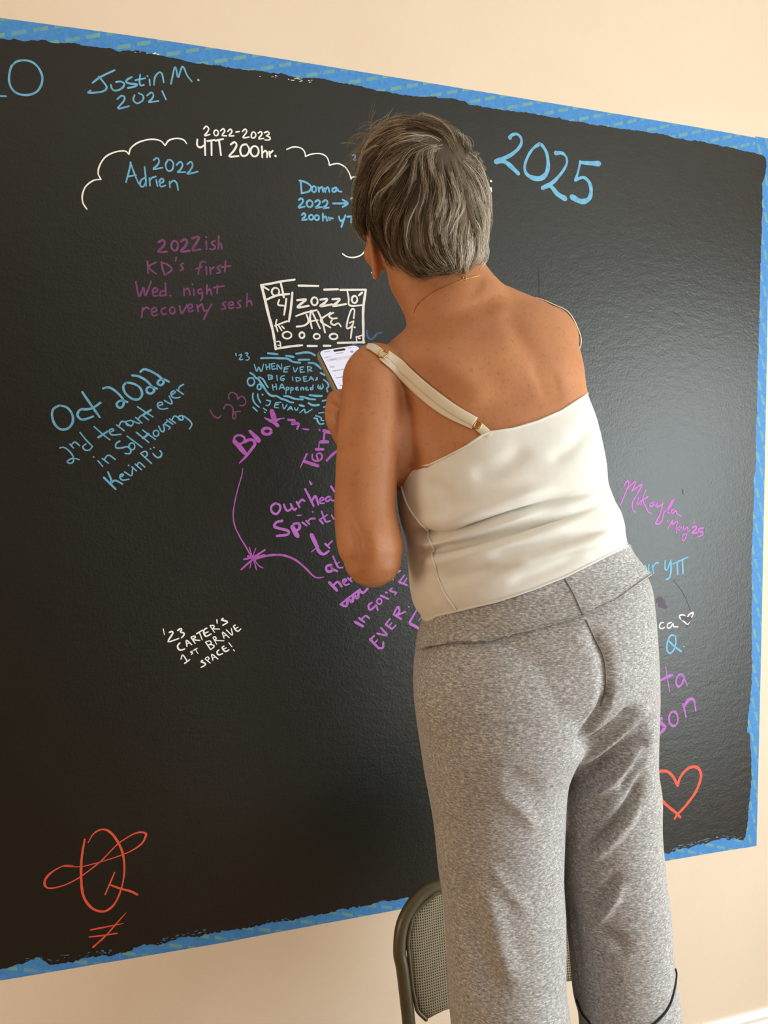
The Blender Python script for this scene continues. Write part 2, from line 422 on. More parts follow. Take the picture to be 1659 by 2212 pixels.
# ------------------------------------------------------------------ masking tape round the board
def tape(name, outer, inward, label):
    o3 = np.array([onwall(x, y, 0.0) for x, y in outer]); o3 = spline(o3, 80)
    s = np.concatenate([[0], np.cumsum(np.linalg.norm(np.diff(o3, axis=0), axis=1))])
    wdt = 0.049; off = {'t': 0.0003, 'r': 0.0005, 'b': 0.0004}[name]
    i3 = o3 + inward * wdt
    n = len(o3); V = np.vstack([o3 + WN * off, i3 + WN * off, o3 + WN * 0.00002, i3 + WN * 0.00002])
    F = []; 
    for k in range(n - 1):
        F += [(k, k + 1, n + k + 1, n + k), (2 * n + k, 2 * n + k + 1, k + 1, k), (n + k, n + k + 1, 3 * n + k + 1, 3 * n + k)]
    o = mk('masking_tape', V, F, M['tape'], smooth=False)
    uvl = o.data.uv_layers.new(name='tape')
    for lp in o.data.loops:
        j = lp.vertex_index; uvl.data[lp.index].uv = (s[j % n], wdt if (j // n) % 2 else 0.0)
    tag(o, label, 'tape', 'masking tape strips round the chalkboard'); return o
UP = np.array((0, 0, 1.0))
tape('t', [(-300, -2.6), (0, 38.5), (300, 79.6), (500, 110.1), (800, 158.5), (1097, 207.4), (1500, 274), (1642, 299.4), (1662, 302)], -UP, 'blue masking tape with green dashes along the top edge of the chalkboard')
tape('r', [(1664, 300), (1659, 620), (1652, 1000), (1644, 1400), (1634, 1827)], -WU, 'blue masking tape running down the right edge of the chalkboard')
tape('b', [(-300, 2169), (0, 2118.2), (460, 2040), (560, 2021), (861, 1965), (1180, 1906), (1500, 1849), (1634, 1827)], UP, 'blue masking tape along the ragged bottom edge of the chalkboard')

# ------------------------------------------------------------------ the painted board, ragged where the roller went over the tape
edge_top = [(-300, 40), (0, 84), (22, 87), (32, 85), (52, 90.4), (65, 88), (94, 87), (114, 93), (127, 94), (163, 95), (201, 101), (235, 104), (257, 110), (300, 110), (363, 124), (422, 137), (485, 146), (540, 152), (591, 158), (654, 169), (692, 170), (789, 189), (869, 207), (945, 210), (1003, 218), (1011, 226), (1086, 238.5), (1171, 249), (1230, 262), (1314, 274), (1381, 284), (1445, 293), (1457, 299.6), (1529, 309), (1571, 318.5), (1617, 329), (1649, 337)]
edge_right = [(1654, 343), (1654, 360), (1650.5, 384), (1646, 395), (1645.7, 420), (1646, 470), (1645, 487), (1642.6, 571), (1640.5, 650), (1637, 780), (1634, 900), (1632, 1000), (1628, 1037), (1627, 1108), (1624.6, 1151), (1622.5, 1216), (1623.5, 1281), (1623.5, 1346), (1622.7, 1490), (1616, 1544), (1613, 1581), (1620, 1587), (1621, 1639), (1622.7, 1680), (1618.6, 1720), (1614.5, 1774), (1609, 1807)]
edge_bot = [(1605, 1814), (1585, 1812), (1560, 1811), (1544, 1812.5), (1525, 1820.6), (1495, 1827), (1468, 1834), (1435, 1842), (1200, 1882), (1000, 1917), (879, 1938), (854, 1944), (825, 1946), (791, 1955), (758, 1957), (733, 1962), (724, 1967), (695, 1975), (664, 1981), (644, 1985), (596, 1991), (584, 1993), (560, 1999), (460, 2014), (427, 2021), (382, 2027), (349, 2039), (313, 2041), (272, 2056), (238, 2064), (219, 2063), (180, 2071), (125, 2081), (105, 2084), (94, 2075), (86, 2070), (55, 2078), (22, 2088), (0, 2094), (-300, 2146)]
def ragged(pts, amp):
    out = []
    rng = random.Random(len(pts)); v = 0.0
    for (x0, y0), (x1, y1) in zip(pts[:-1], pts[1:]):
        L = math.hypot(x1 - x0, y1 - y0); k = max(1, int(L / 3.0)); nx, ny = -(y1 - y0) / L, (x1 - x0) / L
        for i in range(k):
            t = i / k; v = 0.62 * v + rng.gauss(0, amp) + (rng.random() < 0.05) * rng.choice((-2.2, 2.2)) * amp
            out.append((x0 + (x1 - x0) * t + nx * v, y0 + (y1 - y0) * t + ny * v))
    out.append(pts[-1]); return out
bd = ragged(edge_top, 0.65)[:-1] + ragged([edge_top[-1]] + edge_right, 0.45)[:-1] + ragged([edge_right[-1]] + edge_bot, 1.05)
BOFF = 0.0012
bf = [onwall(x, y, 0.0) + WN * BOFF for x, y in bd]
from mathutils.geometry import tessellate_polygon
loc2 = [Vector((float((p - W0) @ WU), float(p[2]), 0)) for p in bf]
tris = tessellate_polygon([loc2]); nb = len(bf)
bbk = [p - WN * (BOFF - 0.0004) for p in bf]
bF = []
for t in tris:
    a, b_, c_ = [np.asarray(bf[i]) for i in t]
    bF.append(tuple(t) if np.cross(b_ - a, c_ - a) @ WN > 0 else tuple(reversed(t)))
bF += [(i, (i + 1) % nb, nb + (i + 1) % nb, nb + i) for i in range(nb)]
board = mk('chalkboard', np.array(bf + bbk), bF, M['board'], smooth=False)
tag(board, 'large black painted chalkboard wall panel covered in handwriting behind the person', 'chalkboard')

# ------------------------------------------------------------------ handwriting
CR = dict(A=(0, 0, 2.37), B=(500, 100, 2.765), C=(960, 150, 2.3734), D=(250, 480, 2.765), E=(500, 580, 4.608), F=(80, 760, 4.1475), G=(420, 840, 4.608),
          H=(560, 1000, 4.366), I=(1300, 1000, 4.621), J=(1300, 1300, 3.688), K=(60, 1750, 4.879), L=(320, 1300, 6.9125), M=(0, 0, 5.53))
INK = BOFF + 0.0004
def stroke(pts, w, closed=False, wob=0.0):
    """flat ink stroke: pts and width in picture pixels, laid on the board"""
    p = np.array([onwall(x, y, 0.0) for x, y in pts])
    L = np.linalg.norm(np.diff(p, axis=0), axis=1).sum()
    straight = len(p) == 2
    n = 6 if straight else max(8, min(90, int(L / 0.0035)))
    q = spline(p, n, closed)
    if closed: q = np.vstack([q, q[:1]])
    n = len(q)
    cpx, cpy = np.mean([a for a, _ in pts]), np.mean([b for _, b in pts])
    sc = np.linalg.norm(onwall(cpx + 1, cpy) - onwall(cpx, cpy)); sc2 = np.linalg.norm(onwall(cpx, cpy + 1) - onwall(cpx, cpy)); sc = (sc + sc2) / 2
    ww = np.array(w, float) if hasattr(w, '__len__') else np.array([w * 0.92, w, w, w * 0.86])
    hw = np.interp(np.linspace(0, 1, n), np.linspace(0, 1, len(ww)), ww) * sc / 2
    hw = hw * (1 + 0.07 * np.sin(np.arange(n) * 0.9 + len(pts)))
    T = np.gradient(q, axis=0); T /= np.linalg.norm(T, axis=1)[:, None] + 1e-12
    S = np.cross(WN, T)
    rows = []
    if not closed:
        rows += [(q[0] - T[0] * hw[0] * 0.75, S[0], hw[0] * 0.42)]
    rows += [(q[i], S[i], hw[i]) for i in range(n)]
    if not closed:
        rows += [(q[-1] + T[-1] * hw[-1] * 0.75, S[-1], hw[-1] * 0.42)]
    V = []; F = []
    off = WN * (INK + 0.00012 * random.random())
    for c, s, h in rows: V += [c + s * h + off, c - s * h + off]
    for i in range(len(rows) - 1): F.append((2 * i, 2 * i + 1, 2 * i + 3, 2 * i + 2))
    return np.array(V), F
def parse(key, w, text):
    ox, oy, sc = CR[key]; out = []
    for s in text.split(';'):
        s = s.strip()
        if not s: continue
        ww = w
        if '@' in s:
            s, a = s.split('@'); ww = [float(t) for t in a.split('/')]; ww = ww[0] if len(ww) == 1 else ww
        wp = (np.array(ww) / sc) if hasattr(ww, '__len__') else ww / sc
        if s.startswith('e'):
            cx, cy, rx, ry = [float(t) for t in s[1:].split()]
            t = np.linspace(0, 2 * math.pi, 9)[:-1]
            out.append(stroke([(ox + (cx + rx * math.cos(a)) / sc, oy + (cy + ry * math.sin(a)) / sc) for a in t], wp, True)); continue
        pts = [tuple(float(c) for c in q.split(',')) for q in s.split()]
        pts = [(ox + x / sc, oy + y / sc) for x, y in pts]
        if len(pts) == 1: pts = [(pts[0][0] - .8, pts[0][1] - .5), (pts[0][0] + .8, pts[0][1] + .5)]
        out.append(stroke(pts, wp))
    return out
def write(name, label, mat, *chunks):
    parts = []
    for key, w, text in chunks: parts += parse(key, w, text)
    o = mk(name, *join(*parts), M[mat], board, smooth=False); o['label'] = label; return o

write('handwriting', 'pale blue letter cut off at the upper left corner', 'blue', ('M', 27, '160,775 200,740 290,725 380,745 450,800 495,880 508,950 490,1030 440,1100 360,1135 270,1138 190,1110 135,1050 110,970 115,880 135,805 165,768; -120,1145 -20,1150 80,1155@22'))
write('handwriting', 'pale blue name over a year near the top left', 'blue', ('M', 24, '1105,995 1200,925 1370,842; 1180,918 1240,990 1275,1045 1245,1090 1150,1110 1050,1112 1085,1085; 1385,985 1440,978 1482,1000 1475,1040 1430,1075 1370,1088 1335,1060 1325,1018; 1575,925 1520,955 1508,985 1560,1005 1640,1010 1610,1038 1525,1056'),
      ('A', 9, '718,383 714,425 722,440 738,436; 692,413 745,402; 765,408 768,440; 755,392; 788,437 793,398 815,372 830,383 838,425; 875,432 893,350 902,358 912,398 934,342 958,388 982,420; 1016,412@12; 600,510 622,492 638,500 632,522 603,558 662,545; 690,488 682,513 702,531 730,516 733,492 708,478; 752,492 775,475 786,490 776,510 760,526 812,518; 830,468 850,512'))
write('cloud_outline', 'thin white cloud line, left half', 'white', ('A', 8, '445,1072 425,1040 422,1000 440,955 480,925 517,920; 517,920 503,890 510,850 540,805 590,780 640,775 660,792; 660,792 670,760 710,730 770,715 820,722 845,747; 845,747 865,720 905,710 940,718 955,737'))
write('cloud_outline', 'thin white cloud line, right half', 'white', ('B', 8, '328,618 370,603 415,610 437,635 440,660; 440,660 480,645 530,643 565,660 580,690 583,713; 583,713 610,705 640,703 680,725 705,765 713,795; 713,795 722,783 765,782'))
write('cloud_outline', 'white curved cloud line left of the ear', 'white', ('B', 8, '662,1240 690,1258 730,1262 770,1250 795,1225 812,1195 820,1170'))
write('handwriting', 'white digit peeking out left of the jaw', 'white', ('E', 18, '1395,45 1420,35 1432,60 1415,100 1450,95'))
write('handwriting', 'white end of a word right of the head', 'white', ('C', 9, '208,606 214,628; 214,614 229,604; 237,608 239,628; 238,574@11'))
write('handwriting', 'white years and training hours between the cloud halves', 'white', ('A', 8, '1042,662 1055,648 1068,660 1060,680 1045,697 1075,690; e1106 682 12 15; 1128,672 1143,660 1150,675 1135,695 1160,697; 1165,675 1180,662 1187,678 1170,697 1197,697; 1207,678 1225,675; 1240,675 1255,662 1262,678 1242,707 1275,703; 1290,680 1285,702 1298,709 1310,695 1302,678 1290,680; 1320,684 1335,675 1340,690 1322,712 1350,710; 1352,682 1370,675 1378,688 1362,697 1382,705 1378,718 1355,718'),
      ('A', 10, '1010,715 1009,745 1025,757 1045,745; 1048,712 1050,797; 1060,724 1100,718; 1102,722 1143,713; 1082,722 1083,797; 1121,720 1131,797; 1180,742 1200,729 1211,745 1195,775 1173,803 1222,800; 1262,740 1240,745 1229,770 1238,798 1262,796 1276,768 1262,740; e1303 776 21 27; 1340,750 1342,808; 1342,786 1358,773 1367,786 1366,808; 1378,777 1382,806; 1381,787 1396,773; 1410,800@12'))
write('handwriting', 'pale blue name and year inside the left cloud', 'blue', ('A', 9, '645,935 660,880 670,832; 667,832 690,895 710,942; 655,905 697,898; 740,855 745,900 748,955; 742,912 722,924 717,950 732,958 745,938; 765,912 768,953; 767,925 778,912 792,908; 800,922 806,955; 797,905; 815,942 838,930 830,915 816,928 822,957 848,950; 868,930 870,962; 870,942 888,926 905,940 912,975; 785,822 803,810 815,825 805,848 783,868 832,860; 862,818 847,845 858,875 880,872 888,842 876,822 860,820; 903,847 922,830 935,845 922,872 908,883 950,882; 958,843 977,830 986,848 972,876 958,893 1013,880'))
write('handwriting', 'pale blue name, year and arrow beside the head', 'blue', ('B', 12, '412,802 419,878; 403,803 445,815 475,840 462,868 415,880; e492 855 13 19; 518,843 522,872; 522,855 540,842 547,872; 556,848 560,873; 560,857 575,843 584,872; 626,845 606,850 600,866 616,872 632,850 636,866 657,870; 400,920 415,910 428,922 418,942 398,966 438,958; e466 942 18 21; 498,932 515,920 528,932 515,955 498,967 538,962; 543,932 560,920 573,932 562,955 543,968 582,965; 605,940 650,940 692,938; 662,918 694,938 662,962; 418,1010 432,998 442,1010 432,1025 418,1038 452,1035; e475 1023 14 15; e509 1025 14 15; 545,1000 545,1045; 545,1028 562,1018 570,1045; 580,1022 583,1042 590,1028 605,1030; 640,1018 650,1045 668,1035; 680,1010 667,1045 655,1082; 690,1020 748,1014; 715,1018 713,1056; 712,912 722,908 736,910'))
write('handwriting', 'two tiny pale blue digits at the left edge of the hair', 'blue', ('B', 9, '722,655 735,650 738,665 728,682 752,680; e776 667 7 14'))
write('handwriting', 'large bright blue year at the upper right', 'blue', ('C', 16, '333,352 345,338 370,333 390,352 392,382 370,415 330,445 290,462 262,476@22/14/13/14/16/18/20/26; 262,474 300,472 335,495 378,536@24/20/24/20; 487,383 455,405 430,440 411,490 415,530 445,555 490,560 520,535 530,490 522,430 500,392 484,384@18/12/14/14/16/22/26/22/20/16/18/12; 568,430 600,430 622,450 625,485 600,530 560,575 530,595 500,610@22/16/12/12/14/18/20/22; 502,608 540,598 578,640 618,664@18/20/24/26; 695,478 740,482 792,484@16/20/26; 695,472 685,520 670,570@14/10/16; 670,568 710,555 740,580 750,625 738,665 700,678 650,654@14/14/18/20/22/26/26'))
write('handwriting', 'dull purple four line note at the left', 'plum', ('D', 11, '255,122 280,108 292,122 285,145 252,178 306,177@14; e352 142 20 30@13; 388,118 412,102 425,118 415,145 388,176 442,172@15; 453,98 495,90 488,115 458,167 506,164@15; 540,115 542,165; 541,92; 592,112 572,122 580,136 596,150 580,165 560,161; 615,82 612,162; 612,142 626,126 634,162; 190,232 193,306; 241,240 196,270 243,310; 272,238 278,270 292,318; 270,240 310,255 335,285 292,318; 362,210 357,234; 404,246 388,255 396,268 403,280 385,289; 538,240 515,236 502,260 492,312; 478,280 516,268; 540,268 542,314; 562,270 566,312; 565,287 587,269; 626,260 606,270 616,285 626,300 600,306; 656,232 650,298; 630,270 686,262; 120,355 140,446 165,390 177,440 213,352; 222,425 250,410 240,392 222,405 226,440 254,438; 296,365 299,440; 296,410 270,416 265,440 292,438; 326,440; 407,396 408,438; 408,415 428,395 440,415 442,436; 465,400 468,438; 458,372; 512,400 493,406 495,428 515,420 517,400 517,450 505,470; 545,375 543,432; 545,415 562,400 573,436; 607,378 605,428; 585,392 648,382; 160,512 155,570; 158,535 180,510 200,519; 212,540 245,530 235,510 214,525 222,560 252,552; 297,510 272,525 280,551 304,546; e338 528 16 20; 380,500 395,546 427,490; 430,520 458,508 448,490 430,505 440,536 464,528; 485,495 492,536; 490,510 514,488; 515,490 528,530 546,525; 574,490 545,540 525,582; 657,478 635,486 648,500 656,515 634,521; 673,500 702,492 692,475 673,487 680,515 707,510; 747,468 728,479 740,495 746,508 720,513; 785,425 782,505; 782,480 803,470 814,500'))
write('drawn_ticket', 'white boxed sketch with a year and a name above the phone', 'white', ('E', 22, '295,165 320,260 365,450 410,620 440,805@28; 290,168 400,150 500,130 630,112; 310,180 370,215@20; 490,150 508,230 520,290; 340,315 450,270 575,255; 665,172 865,175; 920,212 1060,208; 1080,215 1335,212; 1335,212 1310,400 1310,600 1312,740@26; 440,800 600,775 705,765; 755,772 850,772; 915,770 985,770; 1055,742 1322,735; 1150,220 1165,300 1178,370 1320,365@18; 1300,240 1265,270; e1223 310 28 36@20; e437 233 38 40@18; 475,312 462,362 520,372@18; 545,300 535,380 522,465@20; 605,240 590,400 570,530@24; 555,525 430,572@18; 450,510 440,560 460,630@16; 470,572 500,620@16; 500,575 525,600@16; 650,318 740,310 700,345 655,390 770,372; e825 328 32 40@20; 880,312 950,305 930,340 880,378 1000,358; 1000,308 1075,305 1050,340 1010,375 1140,355; 640,475 740,440 850,415@18; 745,460 765,530 720,570 645,580@20; 790,420 780,500 800,600@20; 800,430 880,600@18; 765,530 860,515@16; 860,430 900,520 930,640@20; 985,440 885,520 985,590@18; 1015,440 968,470 1000,500 1050,495@18; 1000,515 985,540 1020,565 1060,545 1088,580@18; 1214,498 1222,414 1194,408 1168,470 1150,540 1146,597 1180,588 1206,556 1214,524@17; 1172,545 1214,524@15; 1206,556 1194,620 1185,697@18; 1225,587@18; e552 665 45 35@18; e700 665 26 30@20; e847 677 32 26@18; e1015 678 40 28@20; 450,730 480,730 490,790@14; 462,765 478,768@14; 1240,678 1245,735@14; 1240,685 1300,665@14; 1262,694 1280,696@16'))
write('handwriting', 'pale blue cloud of waves and capital words left of the phone', 'blue', ('E', 13, '42,845 46,870; 75,865 95,855 100,870 75,910 113,905; 135,845 165,840 150,870 178,885 165,912 143,912; 225,955 250,1025 270,980 295,1028 320,950; 340,955 350,1010; 375,950 380,1005; 345,985 378,978; 393,950 405,1005; 395,952 430,945; 400,978 427,972; 405,1005 442,998; 455,1010 455,955 495,1005 497,950; 528,985 518,1030; 530,985 582,972; 525,1005 562,998; 518,1030 557,1030; 615,985 630,1032 657,990; 680,985 685,1035; 680,985 717,980; 685,1008 708,1005; 685,1035 727,1030; 755,975 760,1035; 755,975 795,985 785,1005 762,1010 802,1024; 365,1060 370,1105; 362,1062 400,1065 405,1080 375,1085 415,1095 370,1107; 450,1065 455,1117; 527,1065 490,1080 490,1110 520,1115 525,1095 505,1098; 605,1080 610,1117; 640,1085 645,1125; 640,1085 675,1090 685,1110 645,1125; 713,1080 720,1125; 715,1080 747,1075; 720,1102 742,1098; 720,1125 757,1120; 770,1115 790,1078 817,1115; 780,1100 807,1098; 857,1085 840,1092 857,1102 833,1112; 405,1155 415,1212; 440,1150 450,1207; 412,1182 448,1175; 475,1205 500,1150 527,1205; 485,1188 517,1185; 545,1185 540,1247; 545,1185 570,1185 565,1205 545,1210; 590,1185 588,1242; 590,1188 612,1188 608,1208 590,1210; 638,1200 660,1190 650,1180 635,1195 645,1212 667,1208; 690,1188 690,1212; 690,1195 710,1185 717,1212; 733,1198 755,1190 745,1180 732,1195 745,1212 767,1208; 810,1160 808,1207; 805,1185 785,1190 790,1208 808,1200; 865,1160 858,1180 870,1200; 887,1170 876,1180 888,1190 876,1200; 903,1150 912,1180 888,1205; 345,1310 390,1320; 385,1318 380,1350 360,1365 340,1360; 437,1340 425,1380; 440,1338 492,1332; 432,1358 467,1355; 425,1382 467,1388; 508,1350 520,1400 552,1355; 558,1412 587,1375 607,1410; 570,1398 600,1395; 630,1385 630,1405 650,1410 662,1385; 678,1437 725,1400 735,1440 802,1400'),
      ('E', 21, '360,845 400,848 460,855; 540,870 580,875 620,882; 640,850 720,838 780,840 830,865; 290,895 380,892 480,895 560,900 610,930 685,938; 665,910 775,908; 765,940 820,945 860,970 890,1000; 885,1040 925,1062; 915,1105 955,1140 965,1175 945,1195 957,1230@17; 185,1040 220,1060 235,1085 265,1100 285,1130 300,1150 320,1180 345,1220 375,1255 410,1270 450,1270 490,1295 540,1310 580,1330 615,1335; 270,1080 305,1095 330,1130 345,1160 365,1185@18; 212,1090 175,1092 157,1125 175,1163 210,1163 230,1130 215,1095@17; e275 1180 20 28@17; 215,1240 210,1290 230,1340 275,1382@16; 260,1250 265,1290 290,1337@16; 308,1256@18; 213,1380 257,1422@15; 315,1390 350,1415@13; 323,1430 338,1434@10; 520,1270 570,1275 620,1295 710,1305; 680,1275 730,1285 780,1300 835,1305; 775,1260 830,1268 900,1270; 675,1360 722,1371; 765,1340 810,1362 872,1358; 903,1320 942,1310@16; 915,1382 945,1368@14; 865,1440 920,1433@12; 835,1465 870,1475 895,1490 888,1510 918,1515@14; 820,1490 850,1495 855,1520 880,1550 918,1543@18'))
write('scribble', 'dull blue scribble beside the drawn ticket', 'navy', ('E', 22, '1345,620 1350,670 1385,708 1420,680 1445,652 1490,640; 1205,755 1260,775 1330,778'))
write('handwriting', 'pale blue slanted note of four lines at the far left', 'blue', ('F', 22, '205,480 150,510 135,570 160,650 215,695 280,685 320,630 315,560 270,500 203,480; 570,455 500,503 437,516 390,517 362,560 385,600 430,605 505,578; 405,360 480,470 562,587; 590,330 640,318 700,350 760,410 778,455 760,497 725,495 715,460 760,435 812,452; 800,275 773,310 790,370 850,420 910,425 942,380 920,320 860,285 795,275; 850,212 910,220 980,260 1035,320 1050,350 1020,375 985,360 985,325 1030,315 1077,332; 925,182 960,157 1030,180 1100,225 1135,270 1110,300 1080,285 1095,255 1140,250 1184,270'),
      ('F', 14, '203,862 240,855 290,890 325,940 325,985 295,1000 270,985 300,960 340,955 380,967; 293,825 327,862; 308,835 340,808 382,842; 385,722 440,790 500,850; 440,825 410,850 430,880 470,880 495,850; 512,670 590,740 655,790; 548,768 635,712@20; 652,722 690,703 672,690 648,705 660,740 700,745 754,738; 713,655 782,708; 733,668 750,634 776,624 843,669; 840,615 797,625 808,658 850,660 862,632 840,612; 855,618 890,635 920,642; 882,588 942,640; 905,600 942,570 1000,612; 900,492 970,540 1042,585; 943,570 1022,520@20; 1085,485 1127,470 1110,450 1080,465 1085,500 1120,515 1172,507; 1140,435 1190,465 1210,455 1182,395; 1205,385 1240,362 1222,350 1200,370 1210,405 1250,415 1282,405; 1250,340 1312,382; 1267,345 1277,312 1314,292; 545,975 590,1027; 508,942; 583,955 642,1000; 602,965 640,925 702,965; 742,800 710,820 708,860 760,860 810,850 842,880 830,912 788,910@16; e850 848 28 32; 805,755 942,857; 888,720 1002,812; 945,700 1062,787; 948,775 1002,735@20; e1066 730 26 28; 1090,665 1112,710 1135,715 1140,690 1130,650; 1165,628 1140,645 1165,660 1195,680 1178,694; 1160,610 1217,650; 1185,600 1242,640; 1207,610 1235,575 1292,612; 1300,570 1267,580 1275,610 1310,605 1302,572 1360,610 1387,650 1365,692; 598,1125 705,1230@20; 635,1075 665,1150 655,1182 700,1152 767,1185@18; 742,1125 777,1102 757,1095 740,1120 765,1150 827,1140; 783,1075 845,1110 856,1050; 850,1030 892,1067; 822,1018; 878,1005 937,1057; 897,1017 915,990 967,1035; 928,910 1027,1002; 930,910 967,890 990,915 968,947; 1038,910 1070,945 1105,942 1118,910 1100,885@16; 1018,870; 1048,857'))
write('handwriting', 'dim purple two digit year left of the blue waves', 'plum', ('G', 14, '155,210 185,265 230,290 265,268; 290,200 310,160 350,160 380,190 385,230 378,280 395,302 415,270 400,235 430,225 457,227; 345,105 340,60 375,35 420,60 430,100 427,112 460,75 490,82 512,130 490,165 448,165'))
write('handwriting', 'bold purple slanted word under the blue waves', 'purple', ('G', 34, '395,520 450,580 505,645@48; 390,525 402,475 455,462 500,492 480,540 430,545@22; 480,535 560,505 602,545 560,610 505,680 445,740@28/30/30/30/26/10; 550,420 595,465 640,517@30/42/50; e720 422 45 32@32; 768,220 782,262 795,310@52; 692,287 735,308 790,335@8/26/34; 893,292 840,302 795,330 830,368@10/20/34/40; 930,308 1000,318 965,350 1035,345 1020,402@26; 1065,395 1100,402 1137,406@6/18/12'))
write('handwriting', 'purple word written up along the left arm', 'purple', ('G', 30, '1117,648 1085,715 1050,787@22/16/8; 1092,722 1160,745 1232,768@34; 1228,702 1214,655 1250,641 1270,675 1246,713 1198,716 1172,692 1172,650@18; 1205,602 1283,602@28; 1236,588 1240,532@13; 1252,528 1328,528@34; 1286,505 1292,440@22; 1285,418 1375,440@38; 1315,715 1365,660 1425,612@26; 1240,402 1248,418@14'))
write('balloon_string', 'thin purple curved lines meeting in a starburst', 'purple', ('G', 12, '480,790 470,860 430,1000 400,1130 385,1250 400,1360 450,1470 510,1570 555,1650@6/10/10/12/13/14/16; 490,1697 590,1670 692,1608@20; 465,1797 540,1730 590,1690@20; 545,1575 565,1640 580,1690; 610,1585 575,1680 550,1782; 702,1600 620,1660@16; 575,1670 600,1740 617,1802; 590,1690 635,1755 682,1783; 590,1690 695,1655@30; 530,1665 590,1700@22; 560,1670 600,1700@40; 620,1685 750,1655 880,1655 1000,1700 1100,1780 1180,1860 1230,1880 1287,1872@22/22/22/20/18/16/14/10'))
write('handwriting', 'violet paragraph running down beside and under the left elbow', 'violet', ('H', 22, '150,380 113,410 118,460 160,482 195,440 192,398 150,378; 230,390 245,430 268,452 305,425 295,385; 305,405 325,440 350,430; 350,365 380,420@20; 367,385 400,347 427,360; 430,245 470,320 512,407@22; 490,370 527,312 557,395; 570,360 607,345 595,325 570,340 575,380 612,380@16; 662,315 625,335 635,365 670,340 667,315 682,355 712,350@18; 675,220 710,275@20; 470,168 490,200@10/26; 217,545 160,560 143,600 200,620 270,640 265,675 163,688@26; 310,600 335,650 362,692@46; 320,575 372,570 377,620 330,640@26; 405,560 447,592@20; 355,495 396,492@12; 440,545 472,577@20; 455,552 485,525 527,525@18; 568,535 600,572@22; 503,462@14; 585,455 610,520 630,555 667,545@18; 575,530 642,488@14; 680,490 705,530 725,480@16; 490,675 530,760 560,830 605,860 655,830@40/36/34/26/20; 493,837 560,780@10; 618,760 662,802@20; 640,780 687,735@18; 680,960 632,975 640,1022 690,1012 672,965 690,1000 735,1020@24; 693,878 720,940 745,985 785,985@18; 720,955 757,933@10; 658,1125 732,1202@30; 700,1152 738,1120 778,1167@22; 790,1130 822,1105 800,1095 783,1120 810,1150 847,1140@18; 833,1085 872,1117@18; 850,1095 885,1072@16; 765,1330 820,1350 835,1285 875,1310 890,1245 925,1275 940,1205 975,1225 1020,1185@26; 770,1328 830,1280 890,1235 950,1190@20; 905,1500 977,1540@28; 897,1496@14; 938,1460 992,1502@20; 960,1475 1002,1440 1037,1467@18; 1062,1315 1028,1340 1040,1385 1080,1360 1100,1340 1115,1387@20; e1130 1305 24 27@17; 1143,1250 1217,1282@22; 1190,1218 1203,1224@20; 1252,1180 1228,1200 1260,1215 1292,1222 1275,1242@18; 1312,1120 1392,1152@20; 1318,1120 1367,1058@17; 1355,1137 1390,1085@15; 1238,1068 1262,1102@14; 1298,1030 1327,1016@22; 1042,1660 1120,1742@24; 1045,1665 1082,1628@20; 1085,1700 1112,1668@16; 1120,1745 1163,1742 1167,1688@22; 1145,1553 1200,1622 1108,1606@20; 1188,1520 1252,1567@22; 1190,1520 1232,1468@18; 1217,1542 1247,1508@16; 1250,1567 1287,1528@18; 1263,1425 1337,1472@22; 1265,1425 1305,1355 1320,1400 1290,1432@20; 1310,1432 1377,1400@18; 1408,1357@14; 1492,1368 1440,1460 1418,1508 1470,1540 1522,1572@10/20/26/28/20; 1500,1490 1532,1438@8'))
write('handwriting', 'magenta signature and month at the right of the shirt', 'magenta', ('I', 15, '213,237 240,188 260,182 262,215 230,300 180,425; 255,250 328,185 318,235 290,285; 290,285 395,215 335,330 300,400 305,470 337,492; 365,345 345,400 360,412 385,375; 435,272 405,345 383,422; 457,335 408,372 430,430 460,490 492,505; 512,395 480,405 475,432 507,425 522,395 527,430 545,410; 545,400 550,440 600,410; 605,395 580,500 545,570 533,605 570,605 600,560 612,500 640,470; 640,480 710,352 690,420 645,485 672,502; 718,460 688,480 700,502 737,475 747,510 787,530'), ('I', 12, '652,580@16; 652,657 705,562 697,612 752,582 737,640 742,702; 777,635 750,650 765,672 787,640 797,672; 810,630 815,667 852,640 845,700 820,772 797,760 805,720 840,700 872,670; 917,588 912,605; 898,642 930,632 937,655 895,697 952,695@17; 1007,650 965,655 960,682 995,690 1002,715 957,737@17'))
write('handwriting', 'bright blue letters at the right of the waistband', 'blue', ('I', 16, '423,1022 442,1045 440,1085; 465,1010 462,1070 480,1098 490,1095; 498,1018 512,1102; 505,1042 530,1002 562,997; 628,970 625,1050 650,1062 677,985; 682,968 687,1060 670,1142 635,1162@20; 703,1007 770,977 853,940; 745,985 752,1112@20; 798,965 806,1102@20'))
write('handwriting', 'white letters and a small outlined heart at the right hip', 'white', ('I', 13, '612,1590 580,1600 572,1642 600,1652 622,1640; 692,1590 655,1605 650,1642 680,1642 707,1600 712,1632 757,1635; 855,1615 800,1568 770,1535 785,1515 820,1520 837,1552 870,1510 907,1493 895,1535 850,1618@15'))
write('smudge', 'dull purple wiped fill inside the white heart', 'smudge', ('I', 40, '800,1545 850,1560@46; 850,1590 885,1550@30; 850,1632@30'))
write('smudge', 'dull purple wiped smudge beside the hip', 'smudge', ('I', 40, '560,1370 590,1360@60; 575,1420 640,1440@40; 600,1370 615,1420@50'))
write('crack', 'dark hairline crack above the white heart', 'crack', ('I', 4, '710,1170 790,1270 850,1390 882,1480; '))
write('paint_chip', 'tiny dark nick above the magenta signature', 'crack', ('I', 8, '805,265 808,315'))
write('crack', 'faint upright seam right of the neck', 'crack', ('C', 4, '483,1020 484,1140 486,1230'))
